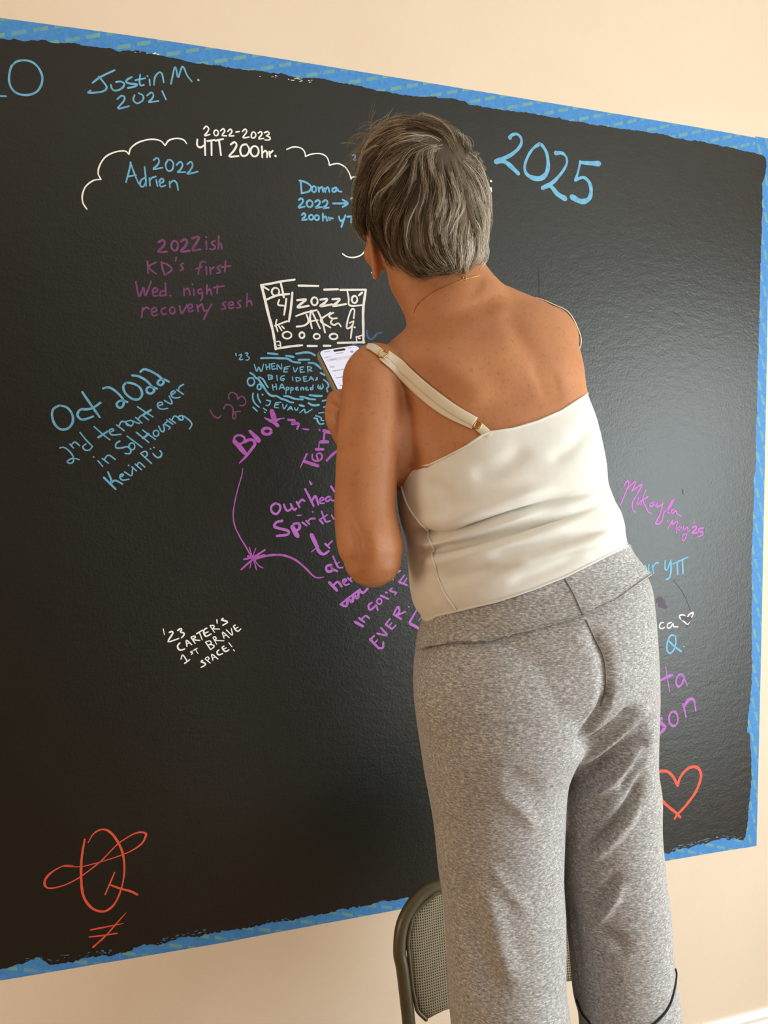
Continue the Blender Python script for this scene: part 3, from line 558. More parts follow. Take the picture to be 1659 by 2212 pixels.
write('handwriting', 'single pale blue letter with a dot under the white heart', 'blue', ('J', 15, '587,275 550,265 522,308 515,380 540,408 570,380 587,320 578,265; 530,310 570,350 632,396; 650,356@11'))
write('handwriting', 'violet two letter word end beside the trouser leg', 'violet', ('J', 18, '505,515 520,620 538,717@11; 468,622 520,595 562,582@22; 655,600 625,575 595,600 590,650 612,675 640,640 652,605@18; 645,590 678,668@12'))
write('handwriting', 'violet three letter word end below, beside the trouser leg', 'violet', ('J', 18, '475,925 455,948 490,985 497,1002 462,1047@28; e567 930 36 58@18; 643,812 668,918@16; 650,835 690,777 730,785 745,868@24/26/18/12'))
write('heart_drawing', 'large coral red heart half hidden by the trouser leg', 'red', ('J', 22, '600,1465 620,1400 665,1340 720,1312 765,1325 787,1375 775,1440 740,1520 690,1590 640,1650 600,1690 577,1725; 600,1465 570,1400 530,1357 490,1345 440,1360 400,1420 420,1500 470,1575 540,1640 590,1680 622,1715'))
write('signature_drawing', 'coral red looped monogram above an unequal sign, lower left', 'red', ('K', 19, '635,340 690,250 760,205 830,205 900,260 960,350 1000,450 1018,580 1010,720 970,870 910,990 830,1055 760,1062 680,1030 610,950 575,850 563,700 565,550 580,420 602,303@8/16/18/26/24/24/20/16/20/26/24/26/26/26/26/22/20; 480,578 390,580 290,625 210,690 177,760 200,810 270,816 390,785 530,715 650,630 780,525 930,370 1040,290 1150,235 1230,235 1245,265 1200,350 1100,420 1000,465 870,510 700,560 550,592 390,588@8/14/26/18/13/14/14/13/20/24/15/12/11/10; 915,652 870,760 815,887@16; 858,780 970,820 1080,850 1155,886@16/24/24; 663,1257 830,1225 1007,1190@18/17/8; 648,1332 800,1315 945,1292@16; 1035,1076 940,1185 820,1320 688,1440@8/15/18/20'))
write('handwriting', 'small white slanted note of four lines at the lower left', 'white', ('L', 26, '225,400 242,490@14; 315,455 350,440 370,460 350,500 300,595 457,545; 440,425 490,395 500,420 475,450 530,460 537,490 498,535; 475,610 440,650 450,700 490,720 547,700; 580,665 570,570 652,640@20; 578,628 622,608@14; 640,530 702,620@20; 640,525 690,508 705,530 668,562 772,575@22; 722,475 812,420@24; 765,455 807,565@18; 877,390 827,425 845,500 880,510 938,477@26; 842,468 897,445@22; 922,355 992,455@16; 925,352 975,350 985,375 960,400 1067,405@20; 1025,265 1030,318@20; 1120,245 1090,268 1150,280 1185,305 1112,348; 490,855 515,790 582,882@20; 543,918 622,860@22; 660,735 630,748 665,762 640,787@18; 678,722 732,690@20; 705,705 742,770@14; 857,600 932,712@20; 860,597 920,580 942,620 900,640@20; 905,640 962,640 985,668 930,712@20; 965,530 1022,632@15; 970,525 1000,520 1015,550 990,572 1132,580@20; 1132,542 1110,450 1212,535@18; 1128,512 1175,492@14; 1165,415 1255,497 1240,395@18; 1302,345 1273,365 1330,440 1382,402@22; 1300,397 1342,377@18; 815,870 785,890 840,910 855,938 788,977@24; 850,850 927,912@18; 855,838 892,820 907,850 880,877@18; 967,872 948,780 1042,852@19; 960,838 1007,822@14; 1057,715 1028,745 1050,790 1112,770@24; 1132,660 1103,682 1150,740 1207,715@24; 1122,702 1167,685@18; 1203,608 1252,672@15; 1273,713 1287,732@17'))

# little gaps in the paint film near the ragged edges, where tape or wall shows
def flecks(name, label, mat, spans, seed):
    rg = random.Random(seed); pr = []
    for pts, cnt, lo, hi in spans:
        for _ in range(cnt):
            q = rg.random() * (len(pts) - 1); i = int(q); t = q - i
            x = pts[i][0] + (pts[i + 1][0] - pts[i][0]) * t; y = pts[i][1] + (pts[i + 1][1] - pts[i][1]) * t + rg.uniform(lo, hi)
            a = rg.uniform(-.5, .2); L = rg.uniform(1.0, 3.4)
            pr.append(stroke([(x - L * math.cos(a), y - L * math.sin(a)), (x + L * math.cos(a), y + L * math.sin(a) + rg.uniform(-1, 1))], rg.uniform(.7, 1.7)))
    o = mk(name, *join(*pr), M[mat], board, smooth=False); o['label'] = label; o['kind'] = 'stuff'
flecks('paint_gaps', 'pale flecks where the black paint missed along the top edge', 'white', [([(560, 160), (620, 167), (690, 175)], 13, 0, 6), ([(258, 112), (330, 116), (345, 119)], 8, -1, 2)], 3)
flecks('paint_gaps', 'blue flecks where tape shows through along the bottom edge', 'fleck', [([(50, 2078), (105, 2075), (190, 2066), (240, 2058)], 34, -10, 1), ([(340, 2038), (385, 2022), (430, 2016), (462, 2009)], 26, -7, 1), ([(1440, 1838), (1500, 1822), (1560, 1810), (1600, 1812)], 30, -6, 1), ([(575, 1992), (640, 1983)], 6, -5, 0)], 4)
# ------------------------------------------------------------------ folding chair she stands on
CY = math.radians(17)
CX = np.array((math.cos(CY), math.sin(CY), 0)); CN = np.array((math.sin(CY), -math.cos(CY), 0)); CZ = np.array((0, 0, 1.0))
CO = P(853, 1990, 1.44) + CX * 0.232; CO[2] = 0.0
SEAT = 0.455
LEAN = math.tan(math.radians(13))
def ch(x, y, z): return CO + CX * x + CN * y + CZ * z
def cb(x, z, h=0.0):                              # point on the leaning back plane; h towards the sitter
    return ch(x, 0.0 - (z - 0.74) * LEAN + h, z)
chair = empty('folding_chair', CO.copy())
tag(chair, 'olive brown metal folding chair with woven backrest, behind the grey trouser legs', 'chair')
ztop = 0.0
zt = (P(950, 1916, 1.46))[2]; zb = (P(906, 2197, 1.42))[2]
hw = 0.228
fr = [cb(-hw + .030, 0.015), cb(-hw + .019, 0.28), cb(-hw + .010, zb - .03), cb(-hw + .004, zb + .08), cb(-hw, zt - .10), cb(-hw + .012, zt - .052), cb(-hw + .05, zt - .013), cb(-hw + .10, zt - .002),
      cb(0, zt + .004)]
mir = lambda q: q - CX * 2 * ((q - CO) @ CX)
fr = fr + [mir(q) for q in fr[-2::-1]]
mk('frame', *tube(fr, 0.0125, 14, 150), M['frame'], chair)
# woven backrest, curved, filling the frame
nx, nz = 40, 26; V = []; UV = []
def halfw(z):
    t = (z - zb) / (zt - zb)
    w = np.interp(t, [0, .06, .25, .62, .80, .92, 1.0], [.188, .202, .210, .213, .200, .165, .120]); return w
for side in (1, -1):
    for j in range(nz + 1):
        z = zb - 0.004 + (zt - 0.008 - zb) * j / nz
        for i in range(nx + 1):
            s = -1 + 2 * i / nx; x = s * halfw(z)
            zz = z + (0.010 * (1 - abs(s) ** 2) if j == 0 else 0)
            bow = -0.020 * (1 - s * s)
            ed = max(abs(s), abs(2 * j / nz - 1)); th = 0.011 * (1 - max(0, (ed - .85) / .15) ** 2 * 0.8)
            V.append(cb(x, zz, bow + side * th)); UV.append((x, z))
m_ = (nx + 1) * (nz + 1); Fb = []
for sd in (0, 1):
    for j in range(nz):
        for i in range(nx):
            a = sd * m_ + j * (nx + 1) + i; q = (a, a + 1, a + nx + 2, a + nx + 1)
            Fb.append(q if sd == 0 else q[::-1])
rim = [i for i in range(nx + 1)] + [(j + 1) * (nx + 1) + nx for j in range(nz)] + [nz * (nx + 1) + i for i in range(nx - 1, -1, -1)] + [j * (nx + 1) for j in range(nz - 1, 0, -1)]
for a, b_ in zip(rim, rim[1:] + rim[:1]): Fb.append((b_, a, m_ + a, m_ + b_))
bk = mk('backrest', V, Fb, M['weave'], chair)
uvl = bk.data.uv_layers.new(name='weave')
for lp in bk.data.loops: uvl.data[lp.index].uv = UV[lp.vertex_index]
# welt round the fabric
wl = [cb(s * halfw(zz), zz, 0.006) for s, zz in [(-1, z) for z in np.linspace(zb, zt - .01, 14)]] + [cb(s * halfw(zt - .01), zt - .01, 0.006 - 0.02 * (1 - s * s)) for s in np.linspace(-.8, .8, 9)] + [cb(s * halfw(zz), zz, 0.006) for s, zz in [(1, z) for z in np.linspace(zt - .01, zb, 14)]]
mk('welt', *tube(wl, 0.004, 8, 120), M['frame'], bk)
# seat pad
def srect(x0, x1, y0, y1, z0, z1, r=.03, name='seat', mat=None):
    rings = []
    for z, ins in ((z0, .012), (z0 + .006, .003), ((z0 + z1) / 2, 0), (z1 - .006, .003), (z1, .014)):
        q = []
        for cx_, cy_, a0 in ((x1 - r, y1 - r, 0), (x0 + r, y1 - r, 90), (x0 + r, y0 + r, 180), (x1 - r, y0 + r, 270)):
            for a in np.linspace(a0, a0 + 90, 7): q.append(ch(cx_ + (r - ins) * math.cos(math.radians(a)), cy_ + (r - ins) * math.sin(math.radians(a)), z))
        rings.append(q)
    return mk(name, *loft(rings), mat, chair)
st_ = srect(-.196, .196, .055, .445, SEAT - .035, SEAT, mat=M['weave'])
uvl = st_.data.uv_layers.new(name='weave')
for lp in st_.data.loops:
    c_ = st_.data.vertices[lp.vertex_index].co; uvl.data[lp.index].uv = (c_.x, c_.y)
for sx in (-1, 1):
    mk('leg', *tube([ch(sx * .182, -.16, .012), ch(sx * .182, .12, .22), ch(sx * .182, .40, .43)], 0.0115, 12, 40), M['frame'], chair)
    mk('foot_cap', *tube([ch(sx * .182, -.168, .006), ch(sx * .182, -.13, .036)], 0.014, 12, 6), M['phone_black'], chair)
    mk('seat_rail', *tube([ch(sx * .20, .06, SEAT - .02), ch(sx * .20, .43, SEAT - .02)], 0.009, 10, 6), M['frame'], chair)
mk('stretcher', *tube([ch(-.182, -.10, .057), ch(.182, -.10, .057)], 0.007, 10, 6), M['frame'], chair)
mk('stretcher', *tube([cb(-.20, .12), cb(.20, .12)], 0.007, 10, 6), M['frame'], chair)

# ------------------------------------------------------------------ the person
PB = P(1175, 1700, 1.14); PB[2] = SEAT
person = empty('person', PB)
tag(person, 'person with short grey hair, white strappy top and grey trousers, seen from behind', 'person')

shirt_spec = [  # Lx Ly Rx Ry dL dR tb tf
    (911, 1338, 1357, 1179, 1.085, 1.125, .128, .125), (893, 1310, 1352, 1152, 1.085, 1.125, .131, .128), (885, 1272, 1350, 1130, 1.085, 1.125, .133, .13),
    (882, 1228, 1342, 1102, 1.085, 1.128, .132, .13), (880, 1190, 1330, 1080, 1.085, 1.13, .128, .13), (876, 1164, 1321, 1059, 1.085, 1.13, .124, .13),
    (866, 1132, 1314, 1038, 1.085, 1.132, .126, .13), (859, 1092, 1311, 1004, 1.085, 1.135, .126, .13), (857, 1055, 1303, 960, 1.085, 1.14, .122, .13),
    (859, 1030, 1290, 905, 1.085, 1.145, .118, .13), (866, 1011, 1269, 848, 1.085, 1.15, .114, .13)]
NS = 192
NECK_LINE = [(866, 1011), (926, 1005), (967, 986), (1008, 964), (1041, 941), (1055, 934), (1110, 926), (1163, 910), (1213, 888), (1264, 855), (1270, 849)]
HEM_LINE = [(908, 1338), (987, 1320), (1077, 1298), (1149, 1274), (1222, 1245), (1294, 1209), (1345, 1184), (1358, 1179)]
rows = rings_lr(shirt_spec, 110, NS, 2.35)
t = np.linspace(0, 2 * math.pi, NS, endpoint=False); s01 = (np.cos(t) + 1) / 2; nearh = np.clip(-np.sin(t) * 3, 0, 1)
R_ = np.array(rows)
def edge_shift(row, line):
    q = near_line(row.copy(), line); return (q - row) @ UPV
up_top = edge_shift(R_[-1], NECK_LINE); up_hem = edge_shift(R_[0], HEM_LINE)
for i in range(len(rows)):
    v = i / (len(rows) - 1)
    wt = max(0, (v - .72) / .28) ** 1.3; wh = max(0, (.40 - v) / .40) ** 1.3
    R_[i] += np.outer(up_top * wt + up_hem * wh, UPV)
Vs, Fs = loft(R_, cap=False)
Nn = normals_of(Vs, Fs)
if np.mean(Nn @ FWD * ((projN(Vs)[2] < 1.05) * 1.0)) > 0: Nn = -Nn; Fs = [f[::-1] for f in Fs]
def folds(V, F, lst):
    for pth, amp, wid in lst:
        n = normals_of(V, F); V = fold(V, n, pth, amp * 1.85, wid)
    return V
Vs = folds(Vs, Fs, [
    ([(868, 1150), (934, 1146), (1010, 1130), (1090, 1103), (1213, 1078), (1318, 1052)], -.0085, 9),
    ([(880, 1120), (960, 1128), (1020, 1108), (1120, 1075), (1220, 1050)], .006, 15),
    ([(876, 1176), (942, 1176), (1010, 1158), (1100, 1128), (1200, 1098)], .005, 10),
    ([(895, 1196), (950, 1190), (1010, 1178), (1090, 1156), (1200, 1125), (1319, 1078)], -.006, 9),
    ([(900, 1218), (960, 1212), (1060, 1188), (1180, 1152), (1290, 1110)], .005, 14),
    ([(1049, 1205), (1120, 1190), (1230, 1165), (1336, 1135)], -.0035, 10),
    ([(1070, 1228), (1160, 1208), (1260, 1178), (1335, 1152)], .004, 13),
    ([(940, 1260), (1010, 1240), (1080, 1225)], -.003, 14), ([(1090, 1262), (1180, 1232), (1270, 1190)], -.002, 12),
    ([(905, 1040), (960, 1060), (985, 1110)], -.002, 18), ([(1010, 1030), (1080, 1010), (1150, 960)], -.0025, 20), ([(1180, 1000), (1240, 960), (1285, 900)], -.002, 16)])
shirt_tree = bvh(Vs, Fs)

# body: one continuous surface
inner = [(a + 9, b, c - 9, d, e, f, g - .018, h - .010) for a, b, c, d, e, f, g, h in shirt_spec]
inner[0] = (922, 1336, 1345, 1183, 1.085, 1.125, .110, .112)
torso_spec = [(935, 1480, 1385, 1400, 1.09, 1.13, .10, .09), (926, 1400, 1372, 1260, 1.09, 1.13, .10, .10)] + inner[:-2] + [
    (862, 1035, 1284, 906, 1.085, 1.145, .112, .125),
    (862, 1008, 1268, 848, 1.085, 1.15, .110, .125), (852, 950, 1262, 802, 1.085, 1.155, .104, .12), (850, 880, 1254, 768, 1.085, 1.16, .099, .115), (826, 828, 1243, 732, 1.088, 1.165, .094, .105),
    (808, 795, 1224, 700, 1.095, 1.17, .086, .095), (812, 768, 1198, 672, 1.105, 1.17, .074, .085), (838, 740, 1166, 654, 1.115, 1.165, .062, .075), (866, 716, 1126, 637, 1.12, 1.155, .054, .065), (886, 695, 1098, 624, 1.125, 1.15, .048, .06)]
torso = loft(rings_lr(torso_spec, 70, 72, 2.3))
def pxr(px, d): return px * d / FPX
parts = [torso]
neck = loft(rings_lr([(880, 712, 1108, 634, 1.115, 1.14, .048, .058), (875, 682, 1082, 614, 1.12, 1.14, .048, .058), (860, 650, 1060, 590, 1.125, 1.145, .048, .06), (842, 615, 1042, 562, 1.13, 1.15, .050, .06), (832, 560, 1030, 520, 1.14, 1.155, .050, .06)], 24, 48, 2.1))
parts.append(neck)
# left arm
ua = [(812, 802, 1.088, 62), (806, 850, 1.075, 69), (798, 940, 1.06, 69), (791, 1040, 1.045, 67), (789, 1110, 1.035, 67), (797, 1165, 1.03, 71), (803, 1190, 1.03, 70), (805, 1206, 1.03, 64)]
parts.append(tube([P(a, b, c) for a, b, c, _ in ua], [pxr(r, c) for _, _, c, r in ua], 32, 60))
fa = [(812, 1205, 1.04, 56), (804, 1160, 1.075, 64), (790, 1090, 1.12, 58), (776, 1010, 1.16, 46), (764, 955, 1.185, 35), (754, 925, 1.193, 31)]
parts.append(tube([P(a, b, c) for a, b, c, _ in fa], [pxr(r, c) for _, _, c, r in fa], 28, 40))
# deltoid and shoulder blade volumes
parts.append(ellipsoid(P(818, 822, 1.09), RGT * .052, UPV * .052, FWD * .050))
parts.append(ellipsoid(P(1178, 722, 1.165), RGT * .044, UPV * .042, FWD * .050))
# right arm, reaching forward to the board in front of her
tip_px = (1036, 668)
hand_wall = onwall(tip_px[0], tip_px[1], BOFF)
ra = [P(1176, 738, 1.16), P(1160, 762, 1.28), P(1128, 795, 1.43), P(1122, 797, 1.46)]
parts.append(tube(ra, [.052, .048, .042, .04], 24, 30))
wr = P(1062, 700, 1.655)
parts.append(tube([ra[-1], P(1098, 755, 1.55), wr], [.04, .036, .025], 24, 24))

# left hand holding the phone: phone frame
pw = np.array((.0715, .0, .0)); 
CAMX, CAMU, CAMF = RGT, UPV, FWD
Wv = .0715 * CAMX + .0155 * CAMU + .020 * CAMF; Wv /= np.linalg.norm(Wv)
Lv = .43 * CAMX - .90 * CAMU - .84 * CAMF; Lv -= Wv * (Lv @ Wv); Lv /= np.linalg.norm(Lv)
Hv = np.cross(Lv, Wv); Hv = Hv if Hv @ FWD < 0 else -Hv        # out of the screen, towards the camera
PW, PL, PT = .0765, .155, .0115
PTL = P(681, 757, 1.275)
def ph(s, l, h): return PTL + Wv * s + Lv * l + Hv * h
parts.append(ellipsoid(ph(.038, .112, -.026), Wv * .035, Lv * .043, Hv * .016))
parts.append(ellipsoid(P(736, 892, 1.178), RGT * .022, UPV * .038, FWD * .020))
parts.append(ellipsoid(P(862, 960, 1.09), RGT * .030, UPV * .065, FWD * .052))
parts.append(tube([P(754, 938, 1.19), ph(.034, .13, -.022)], [.026, .028], 20, 12))
parts.append(tube([P(742, 938, 1.185), P(725, 905, 1.18), P(721, 880, 1.178), P(722, 858, 1.176), P(733, 862, 1.155), P(748, 880, 1.14)], [.018, .0165, .0135, .0105, .009, .0085], 16, 34))
for k, (l, r) in enumerate(((.074, .0082), (.093, .0088), (.112, .0086), (.129, .0074))):
    e = .004 if k in (0, 3) else 0
    parts.append(tube([ph(.040, l + .012, -.024), ph(.066, l, -.022), ph(PW + .009, l - .003, -.012), ph(PW + .010 - e, l - .004, .004), ph(PW - .006, l - .004, .0105 + .003)], [r * 1.12, r * 1.05, r, r * .95, r * .82], 14, 26))
# right hand on the board
pn = hand_wall - wr; pl_ = np.linalg.norm(pn); pd = pn / pl_
side = np.cross(pd, CZ); side /= np.linalg.norm(side); upd = np.cross(side, pd)
pc = wr + pd * .045
parts.append(ellipsoid(pc, side * .016, upd * .038, pd * .048))
parts.append(tube([wr, pc], [.024, .026], 18, 10))
for k, (o_, L_, r) in enumerate(((.028, .062, .0082), (.009, .068, .0085), (-.010, .064, .0082), (-.027, .052, .0072))):
    base = pc + upd * o_ + pd * .035
    tgt = base + pd * L_ + side * (.004 * k); depth = (tgt - W0) @ WN
    tgt = tgt - WN * (depth - BOFF - r * .8) if depth < .09 else tgt
    parts.append(tube([base - pd * .01, base + (tgt - base) * .45 + side * .010, tgt], [r * 1.15, r, r * .8], 14, 20))
parts.append(tube([pc + upd * .026 - pd * .02, pc + upd * .050 + pd * .012 - side * .01, pc + upd * .048 + pd * .045 - side * .016], [.0125, .011, .009], 14, 18))

# head
yw, pt_, rl = math.radians(22), math.radians(24), math.radians(17)
hr = np.array((math.cos(yw), math.sin(yw), 0)); hf = np.array((-math.sin(yw), math.cos(yw), 0)); hu = np.array((0, 0, 1.0))
def rotv(v, ax, a):
    ax = ax / np.linalg.norm(ax); return v * math.cos(a) + np.cross(ax, v) * math.sin(a) + ax * (ax @ v) * (1 - math.cos(a))
hf, hu = rotv(hf, hr, -pt_), rotv(hu, hr, -pt_)
hr, hf, hu = [rotv(v, FWD, -rl) for v in (hr, hf, hu)]
HC = P(912, 452, 1.155)
def hd(x, y, z): return HC + hr * x + hf * y + hu * z
parts += [ellipsoid(hd(0, -.004, .004), hr * .077, hf * .096, hu * .092, 36, 22),            # skull
          ellipsoid(hd(0, .034, -.050), hr * .062, hf * .056, hu * .072, 28, 18),            # face
          ellipsoid(hd(0, .052, -.098), hr * .034, hf * .036, hu * .026),                    # chin and jaw
          ellipsoid(hd(-.040, .024, -.078), hr * .020, hf * .040, hu * .030), ellipsoid(hd(.040, .024, -.078), hr * .020, hf * .040, hu * .030),
          ellipsoid(hd(-.042, .066, -.040), hr * .022, hf * .018, hu * .020), ellipsoid(hd(.042, .066, -.040), hr * .022, hf * .018, hu * .020),   # cheeks
          tube([hd(0, .090, -.006), hd(0, .101, -.028), hd(0, .108, -.044)], [.009, .010, .012], 14, 12),                                         # nose
          ellipsoid(hd(-.010, .096, -.048), hr * .008, hf * .010, hu * .007), ellipsoid(hd(.010, .096, -.048), hr * .008, hf * .010, hu * .007),
          tube([hd(-.045, .078, .008), hd(-.02, .092, .014), hd(0, .093, .010), hd(.02, .092, .014), hd(.045, .078, .008)], .008, 12, 20),          # brow
          tube([hd(-.026, .076, -.068), hd(-.010, .089, -.066), hd(0, .090, -.067), hd(.010, .089, -.066), hd(.026, .076, -.068)], [.004, .0055, .0055, .0055, .004], 12, 18),
          tube([hd(-.024, .074, -.076), hd(0, .089, -.077), hd(.024, .074, -.076)], [.004, .0065, .004], 12, 14)]
def ear(c, out, up, fw):
    rim = [c + up * .030 + fw * .006, c + up * .033 - fw * .008, c + up * .022 - fw * .019 + out * .004, c - up * .002 - fw * .019 + out * .005, c - up * .022 - fw * .010 + out * .003, c - up * .033 + fw * .001]
    return [ellipsoid(c + out * .001, out * .0075, up * .031, fw * .017), tube([q + out * .005 for q in rim], [.0045, .005, .0055, .0055, .006, .0065], 12, 34)]
EL = P(808, 549, 1.155)
eup = rotv(UPV, FWD, math.radians(-14)); eout = rotv(-RGT * .93 - FWD * .36, FWD, math.radians(-14)); eout /= np.linalg.norm(eout); efw = np.cross(eout, eup); efw = efw if efw @ FWD > 0 else -efw
parts += ear(EL, eout, eup, efw)
parts.append(tube([EL - eout * .004, EL + RGT * .03], [.02, .028], 14, 8))
ER = hd(.071, .014, -.035); parts += ear(ER, hr, hu, hf)
# legs and bare feet on the seat
for (hx, hy, hd_, kx, ky, kd, ax_, ad) in ((1065, 1540, 1.10, 1092, 1950, 1.10, .178, 1.20), (1318, 1540, 1.15, 1338, 1950, 1.145, .366, 1.22)):
    an = np.array((ax_, ad, SEAT + .075))
    parts.append(tube([P(hx, hy, hd_), P((hx + kx) / 2, (hy + ky) / 2, hd_), P(kx, ky, kd), P(kx, ky + 130, kd + .02), an + UPV * .06, an], [.050, .047, .042, .041, .037, .033], 24, 50))
    parts.append(ellipsoid(an + np.array((0, -.012, -.042)), RGT * .031, FWD * .036, UPV * .032))
    parts.append(tube([an + np.array((0, 0, -.035)), an + np.array((0, .07, -.046)), an + np.array((0, .125, -.058))], [.034, .030, .018], 18, 20, flat=(UPV, .85)))
    parts.append(ellipsoid(an + np.array((0, .105, -.060)), RGT * .040, FWD * .034, UPV * .0145))
    for k in range(5):
        s = (k - 2) * .0155 * (1 if ax_ < .25 else -1)
        parts.append(ellipsoid(an + np.array((s, .142 - .005 * abs(k - 1) - .003 * k, -.0645)), RGT * .0085, FWD * .016, UPV * .0095, 12, 8))
Vb, Fb_ = remesh('body', join(*parts), 0.0036, 5, 0.5)
Nb = normals_of(Vb, Fb_)
for pth, amp, wid in [([(1075, 640), (1120, 720), (1165, 790), (1195, 850), (1205, 885)], -.0035, 22), ([(1145, 780), (1165, 825), (1182, 870)], -.0011, 8), ([(1190, 800), (1203, 835), (1212, 865)], -.0008, 8),
                      ([(905, 760), (960, 790), (1020, 840), (1040, 890)], .004, 34), ([(1090, 790), (1110, 850)], .001, 30), ([(1210, 740), (1222, 790), (1226, 830)], .001, 20),
                      ([(1030, 615), (1070, 640), (1100, 690)], .003, 22), ([(755, 1120), (775, 1160), (785, 1215)], -.002, 8), ([(800, 1130), (812, 1180), (808, 1230)], .002, 14),
                      ([(708, 880), (722, 878), (734, 872)], -.0012, 4), ([(708, 893), (722, 886), (734, 876)], -.0012, 4)]:
    Vb = fold(Vb, Nb, pth, amp, wid)
zs = Vb[:, 2]; low = zs < SEAT + .0005; Vb[low, 2] = SEAT + .0005
body = mk('body', Vb, Fb_, M['skin'], person)
body_tree = bvh(Vb, Fb_)
for sx in (-1, 1):
    mk('eye', *ellipsoid(hd(sx * .031, .079, -.010), hr * .012, hf * .012, hu * .012), M['pen'], person)
nl = P(742, 872, 1.135)
mk('fingernail', *ellipsoid(nl, Wv * .005, Lv * .006, Hv * .0015, 12, 8), M['nail'], person)

# camisole
shirt = mk('camisole', Vs, Fs, M['shirt'], person)
so = shirt.modifiers.new('thickness', 'SOLIDIFY'); so.thickness = 0.0022; so.offset = -1
def on_surface(tree, pth, n, off):
    out = []
    for x, y in spline(pth, n):
        h = hit(tree, x, y, off)
        if h is not None: out.append(h)
    return out
sm = on_surface(shirt_tree, [(867, 1022), (868, 1048), (881, 1090), (905, 1126), (926, 1146), (926, 1162), (938, 1187), (934, 1199), (941, 1225), (947, 1250), (963, 1285), (984, 1315)], 60, .0012)
mk('seam', *tube(sm, .0015, 8, 90), M['shirt'], shirt)
def edge_tube(row, rad, name):
    mk(name, *tube(list(row) + [row[0]], rad, 8, 220, closed_ends=False), M['shirt'], shirt)
Vr = Vs.reshape(-1, NS, 3) if len(Vs) % NS == 0 else None
edge_tube(Vr[-1], .0017, 'neckline_hem'); edge_tube(Vr[0], .0016, 'bottom_hem')
# left strap, doubled below the slider
def strap_path(pth, n, off): 
    q = on_surface(body_tree, pth, n, off); 
    return np.array(q)
def strap(pth, w, th, off, n=50, name='strap'):
    q = strap_path(pth, n, off); k = np.ones(7) / 7
    qs = np.array([np.convolve(np.pad(q[:, i], 3, mode='edge'), k, 'valid') for i in range(3)]).T
    nm = []
    for p in qs:
        h = body_tree.find_nearest(Vector(p)); nn = np.array(h[1]); nm.append(nn if nn @ (CAM - p) > 0 else -nn)
    nm = np.array(nm); nm = np.array([np.convolve(np.pad(nm[:, i], 3, mode='edge'), k, 'valid') for i in range(3)]).T
    nm /= np.linalg.norm(nm, axis=1)[:, None]
    qs = np.vstack([qs[:-1], qs[-1:]])
    return mk(name, *ribbon3(qs, nm, w, th), M['strap'], shirt), qs, nm
strap([(793, 750), (800, 750), (812, 757), (830, 770), (848, 784)], .0068, .0012, .0022, 24)
strap([(832, 765), (870, 793), (920, 838), (975, 882), (1030, 915)], .0066, .0013, .0030)
strap([(822, 770), (858, 800), (908, 848), (963, 890), (1028, 921)], .0062, .0011, .0016)
strap([(1034, 922), (1040, 928), (1052, 938), (1058, 946)], .0062, .0014, .0026, 14)
def ring_at(px, py, wpx, hpx, ang, rad, off, name):
    c = hit(body_tree, px, py, off); h = body_tree.find_nearest(Vector(c)); nn = np.array(h[1]); nn = nn if nn @ (CAM - c) > 0 else -nn
    a = RGT * math.cos(ang) - UPV * math.sin(ang); a -= nn * (a @ nn); a /= np.linalg.norm(a); b_ = np.cross(nn, a); d = projN(c[None])[2][0]
    tt = np.linspace(0, 2 * math.pi, 17)
    pts = [c + a * wpx * d / FPX * math.copysign(abs(math.cos(x)) ** .7, math.cos(x)) + b_ * hpx * d / FPX * math.copysign(abs(math.sin(x)) ** .7, math.sin(x)) for x in tt]
    return mk(name, *tube(pts, rad, 10, 60), M['gold'], shirt)
ring_at(1032, 920, 7, 8, .6, .0010, .0035, 'strap_ring')
ring_at(827, 769, 8, 11, .75, .0011, .0045, 'strap_slider')
# right strap along the far shoulder
rs = []
for x, y, d in [(1160, 634, 1.155), (1190, 655, 1.15), (1216, 690, 1.152), (1241, 732, 1.155), (1253, 768, 1.156), (1261, 806, 1.154), (1265, 826, 1.153), (1270, 852, 1.151)]:
    p = P(x, y, d); h = body_tree.find_nearest(Vector(p)); p2 = np.array(h[0]); rs.append(p2 + (p - p2) * 0.0 + np.array(h[1]) * .0018)
rs = spline(rs, 50); nm = []
for p in rs:
    h = body_tree.find_nearest(Vector(p)); nn = np.array(h[1]); nm.append(nn if nn @ (p - np.array(h[0])) > 0 else -nn)
mk('strap', *ribbon3(rs, np.array(nm), .0055, .0014), M['strap'], shirt)
mk('strap_slider', *tube([rs[40] + np.array(nm[40]) * .002, rs[43] + np.array(nm[43]) * .002], .003, 10, 8), M['gold'], shirt)

# necklace
nk = on_surface(body_tree, [(1036, 596), (1003, 604), (953, 623), (923, 639), (903, 656), (893, 676)], 40, .0006)
if len(nk) > 5:
    neckl = mk('necklace', *tube(nk, .0005, 6, 80), M['gold'], person)
    cl = hit(body_tree, 1003, 602, .001)
    tt = np.linspace(0, 2 * math.pi, 11)
    mk('clasp', *tube([cl + RGT * .0023 * math.cos(x) + UPV * .0026 * math.sin(x) for x in tt], .0006, 8, 30), M['gold'], neckl)

